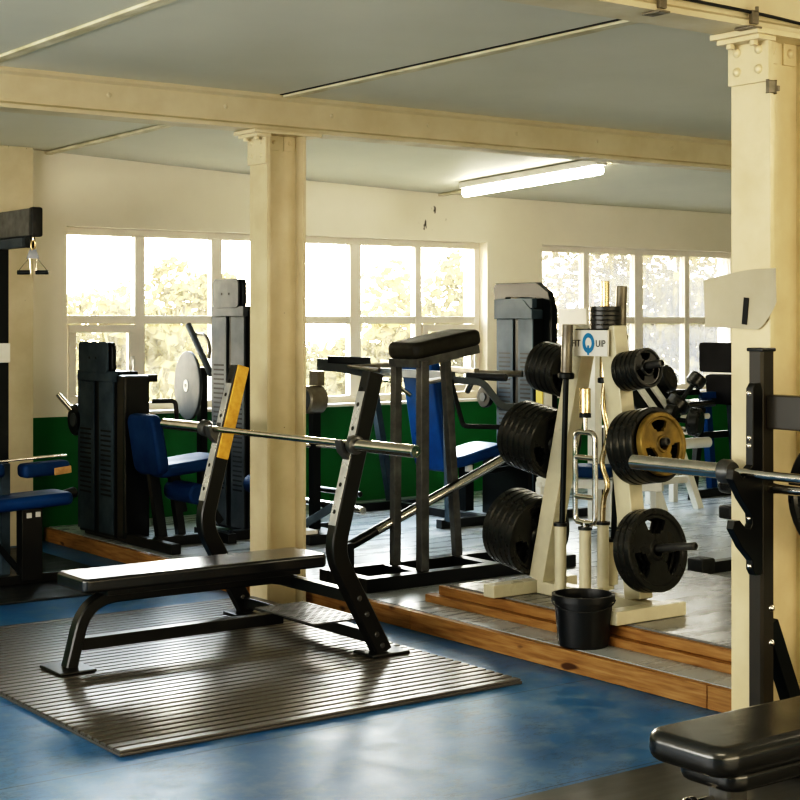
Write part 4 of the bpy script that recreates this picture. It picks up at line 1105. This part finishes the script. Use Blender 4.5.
# ------------------------------------------------------------------ camera
F = 1547.0
az = math.atan2(.593, .805)
cam = bpy.data.cameras.new('camera'); co = bpy.data.objects.new('camera', cam); COL.objects.link(co)
co.location = (0, 0, 1.42); co.rotation_euler = (PI / 2, 0, -az)
cam.sensor_width = 36; cam.lens = 36 * F / 800; cam.shift_y = -78 / 800; cam.clip_end = 200
SC.camera = co

# ------------------------------------------------------------------ light
w = bpy.data.worlds.new('world'); SC.world = w; w.use_nodes = True
nt = w.node_tree; nt.nodes.clear()
wo = nt.nodes.new('ShaderNodeOutputWorld'); bg = nt.nodes.new('ShaderNodeBackground'); nt.links.new(bg.outputs[0], wo.inputs[0])
tc = nt.nodes.new('ShaderNodeTexCoord'); sp = nt.nodes.new('ShaderNodeSeparateXYZ'); nt.links.new(tc.outputs['Generated'], sp.inputs[0])
sky = ramp(nt, sp.outputs[2], [(.0, (1.0, .80, .54)), (.12, (1.0, .91, .76)), (.5, (.72, .84, 1.0))])
sd = V((.541, .843, .06)).normalized()
dt = nt.nodes.new('ShaderNodeVectorMath'); dt.operation = 'DOT_PRODUCT'; nt.links.new(tc.outputs['Generated'], dt.inputs[0]); dt.inputs[1].default_value = sd
glow = math_node(nt, 'MULTIPLY', math_node(nt, 'POWER', math_node(nt, 'MAXIMUM', dt.outputs['Value'], 0), 120), 40)
nt.links.new(sky.outputs[0], bg.inputs[0])
nt.links.new(math_node(nt, 'ADD', glow, 30.0), bg.inputs[1])
sun = bpy.data.lights.new('sun', 'SUN'); so = bpy.data.objects.new('sun', sun); COL.objects.link(so)
sun.energy = 5; sun.color = (1, .78, .48); sun.angle = math.radians(1.5)
so.rotation_euler = (-sd).to_track_quat('-Z', 'Y').to_euler(); so.location = (6, 12, 4)
def area(name, loc, size, target, e, c, portal=False):
    l = bpy.data.lights.new(name, 'AREA'); o = bpy.data.objects.new(name, l); COL.objects.link(o)
    l.shape = 'RECTANGLE'; l.size, l.size_y = size; l.energy = e; l.color = c
    o.location = loc; o.rotation_euler = (V(target) - V(loc)).to_track_quat('-Z', 'Y').to_euler()
    if portal: l.cycles.is_portal = True
    return o
for (a, b_) in (W1, W2):
    area('window_portal', ((a + b_) / 2, YW + .29, (ZS + ZH) / 2), (b_ - a, ZH - ZS), ((a + b_) / 2, 0, (ZS + ZH) / 2), 1, (1, 1, 1), True)
# daylight from the windows of the side wall, then added fill lamps out of view
area('side_window_light', (XL + .15, 4.5, 1.2), (5.5, 1.3), (2.5, 4.5, 2.3), 230, (1.0, .97, .90))
area('added_ceiling_fill', (1.2, 1.0, 2.4), (1.6, .5), (3.0, 3.2, 0.8), 30, (1.0, .86, .62))  # warm fill below the ceiling, added without any fitting
area('added_ceiling_fill', (6.5, 2.0, 2.4), (1.6, .5), (6.5, 3.5, 0), 40, (1.0, .88, .66))  # second added ceiling fill, unseen, for the bay to the right

area('added_front_fill', (3.5, YF + .15, .95), (7, 1.2), (3.5, 2.2, 2.5), 185, (1.0, .85, .60))  # added warm uplight for ceiling and near faces; this wall has no window
SC.view_settings.view_transform = 'Standard'
SC.view_settings.look = 'None'
SC.view_settings.exposure = 0.0
SC.view_settings.use_curve_mapping = True
cm = SC.view_settings.curve_mapping; cm.initialize()
c = cm.curves[3]
for p in ((.02, .006), (.07, .045), (.2, .21), (.5, .61)): c.points.new(*p)
cm.update()
SC.cycles.use_denoising = True
SC.cycles.max_bounces = 8
SC.cycles.transparent_max_bounces = 12
SC.cycles.sample_clamp_indirect = 6
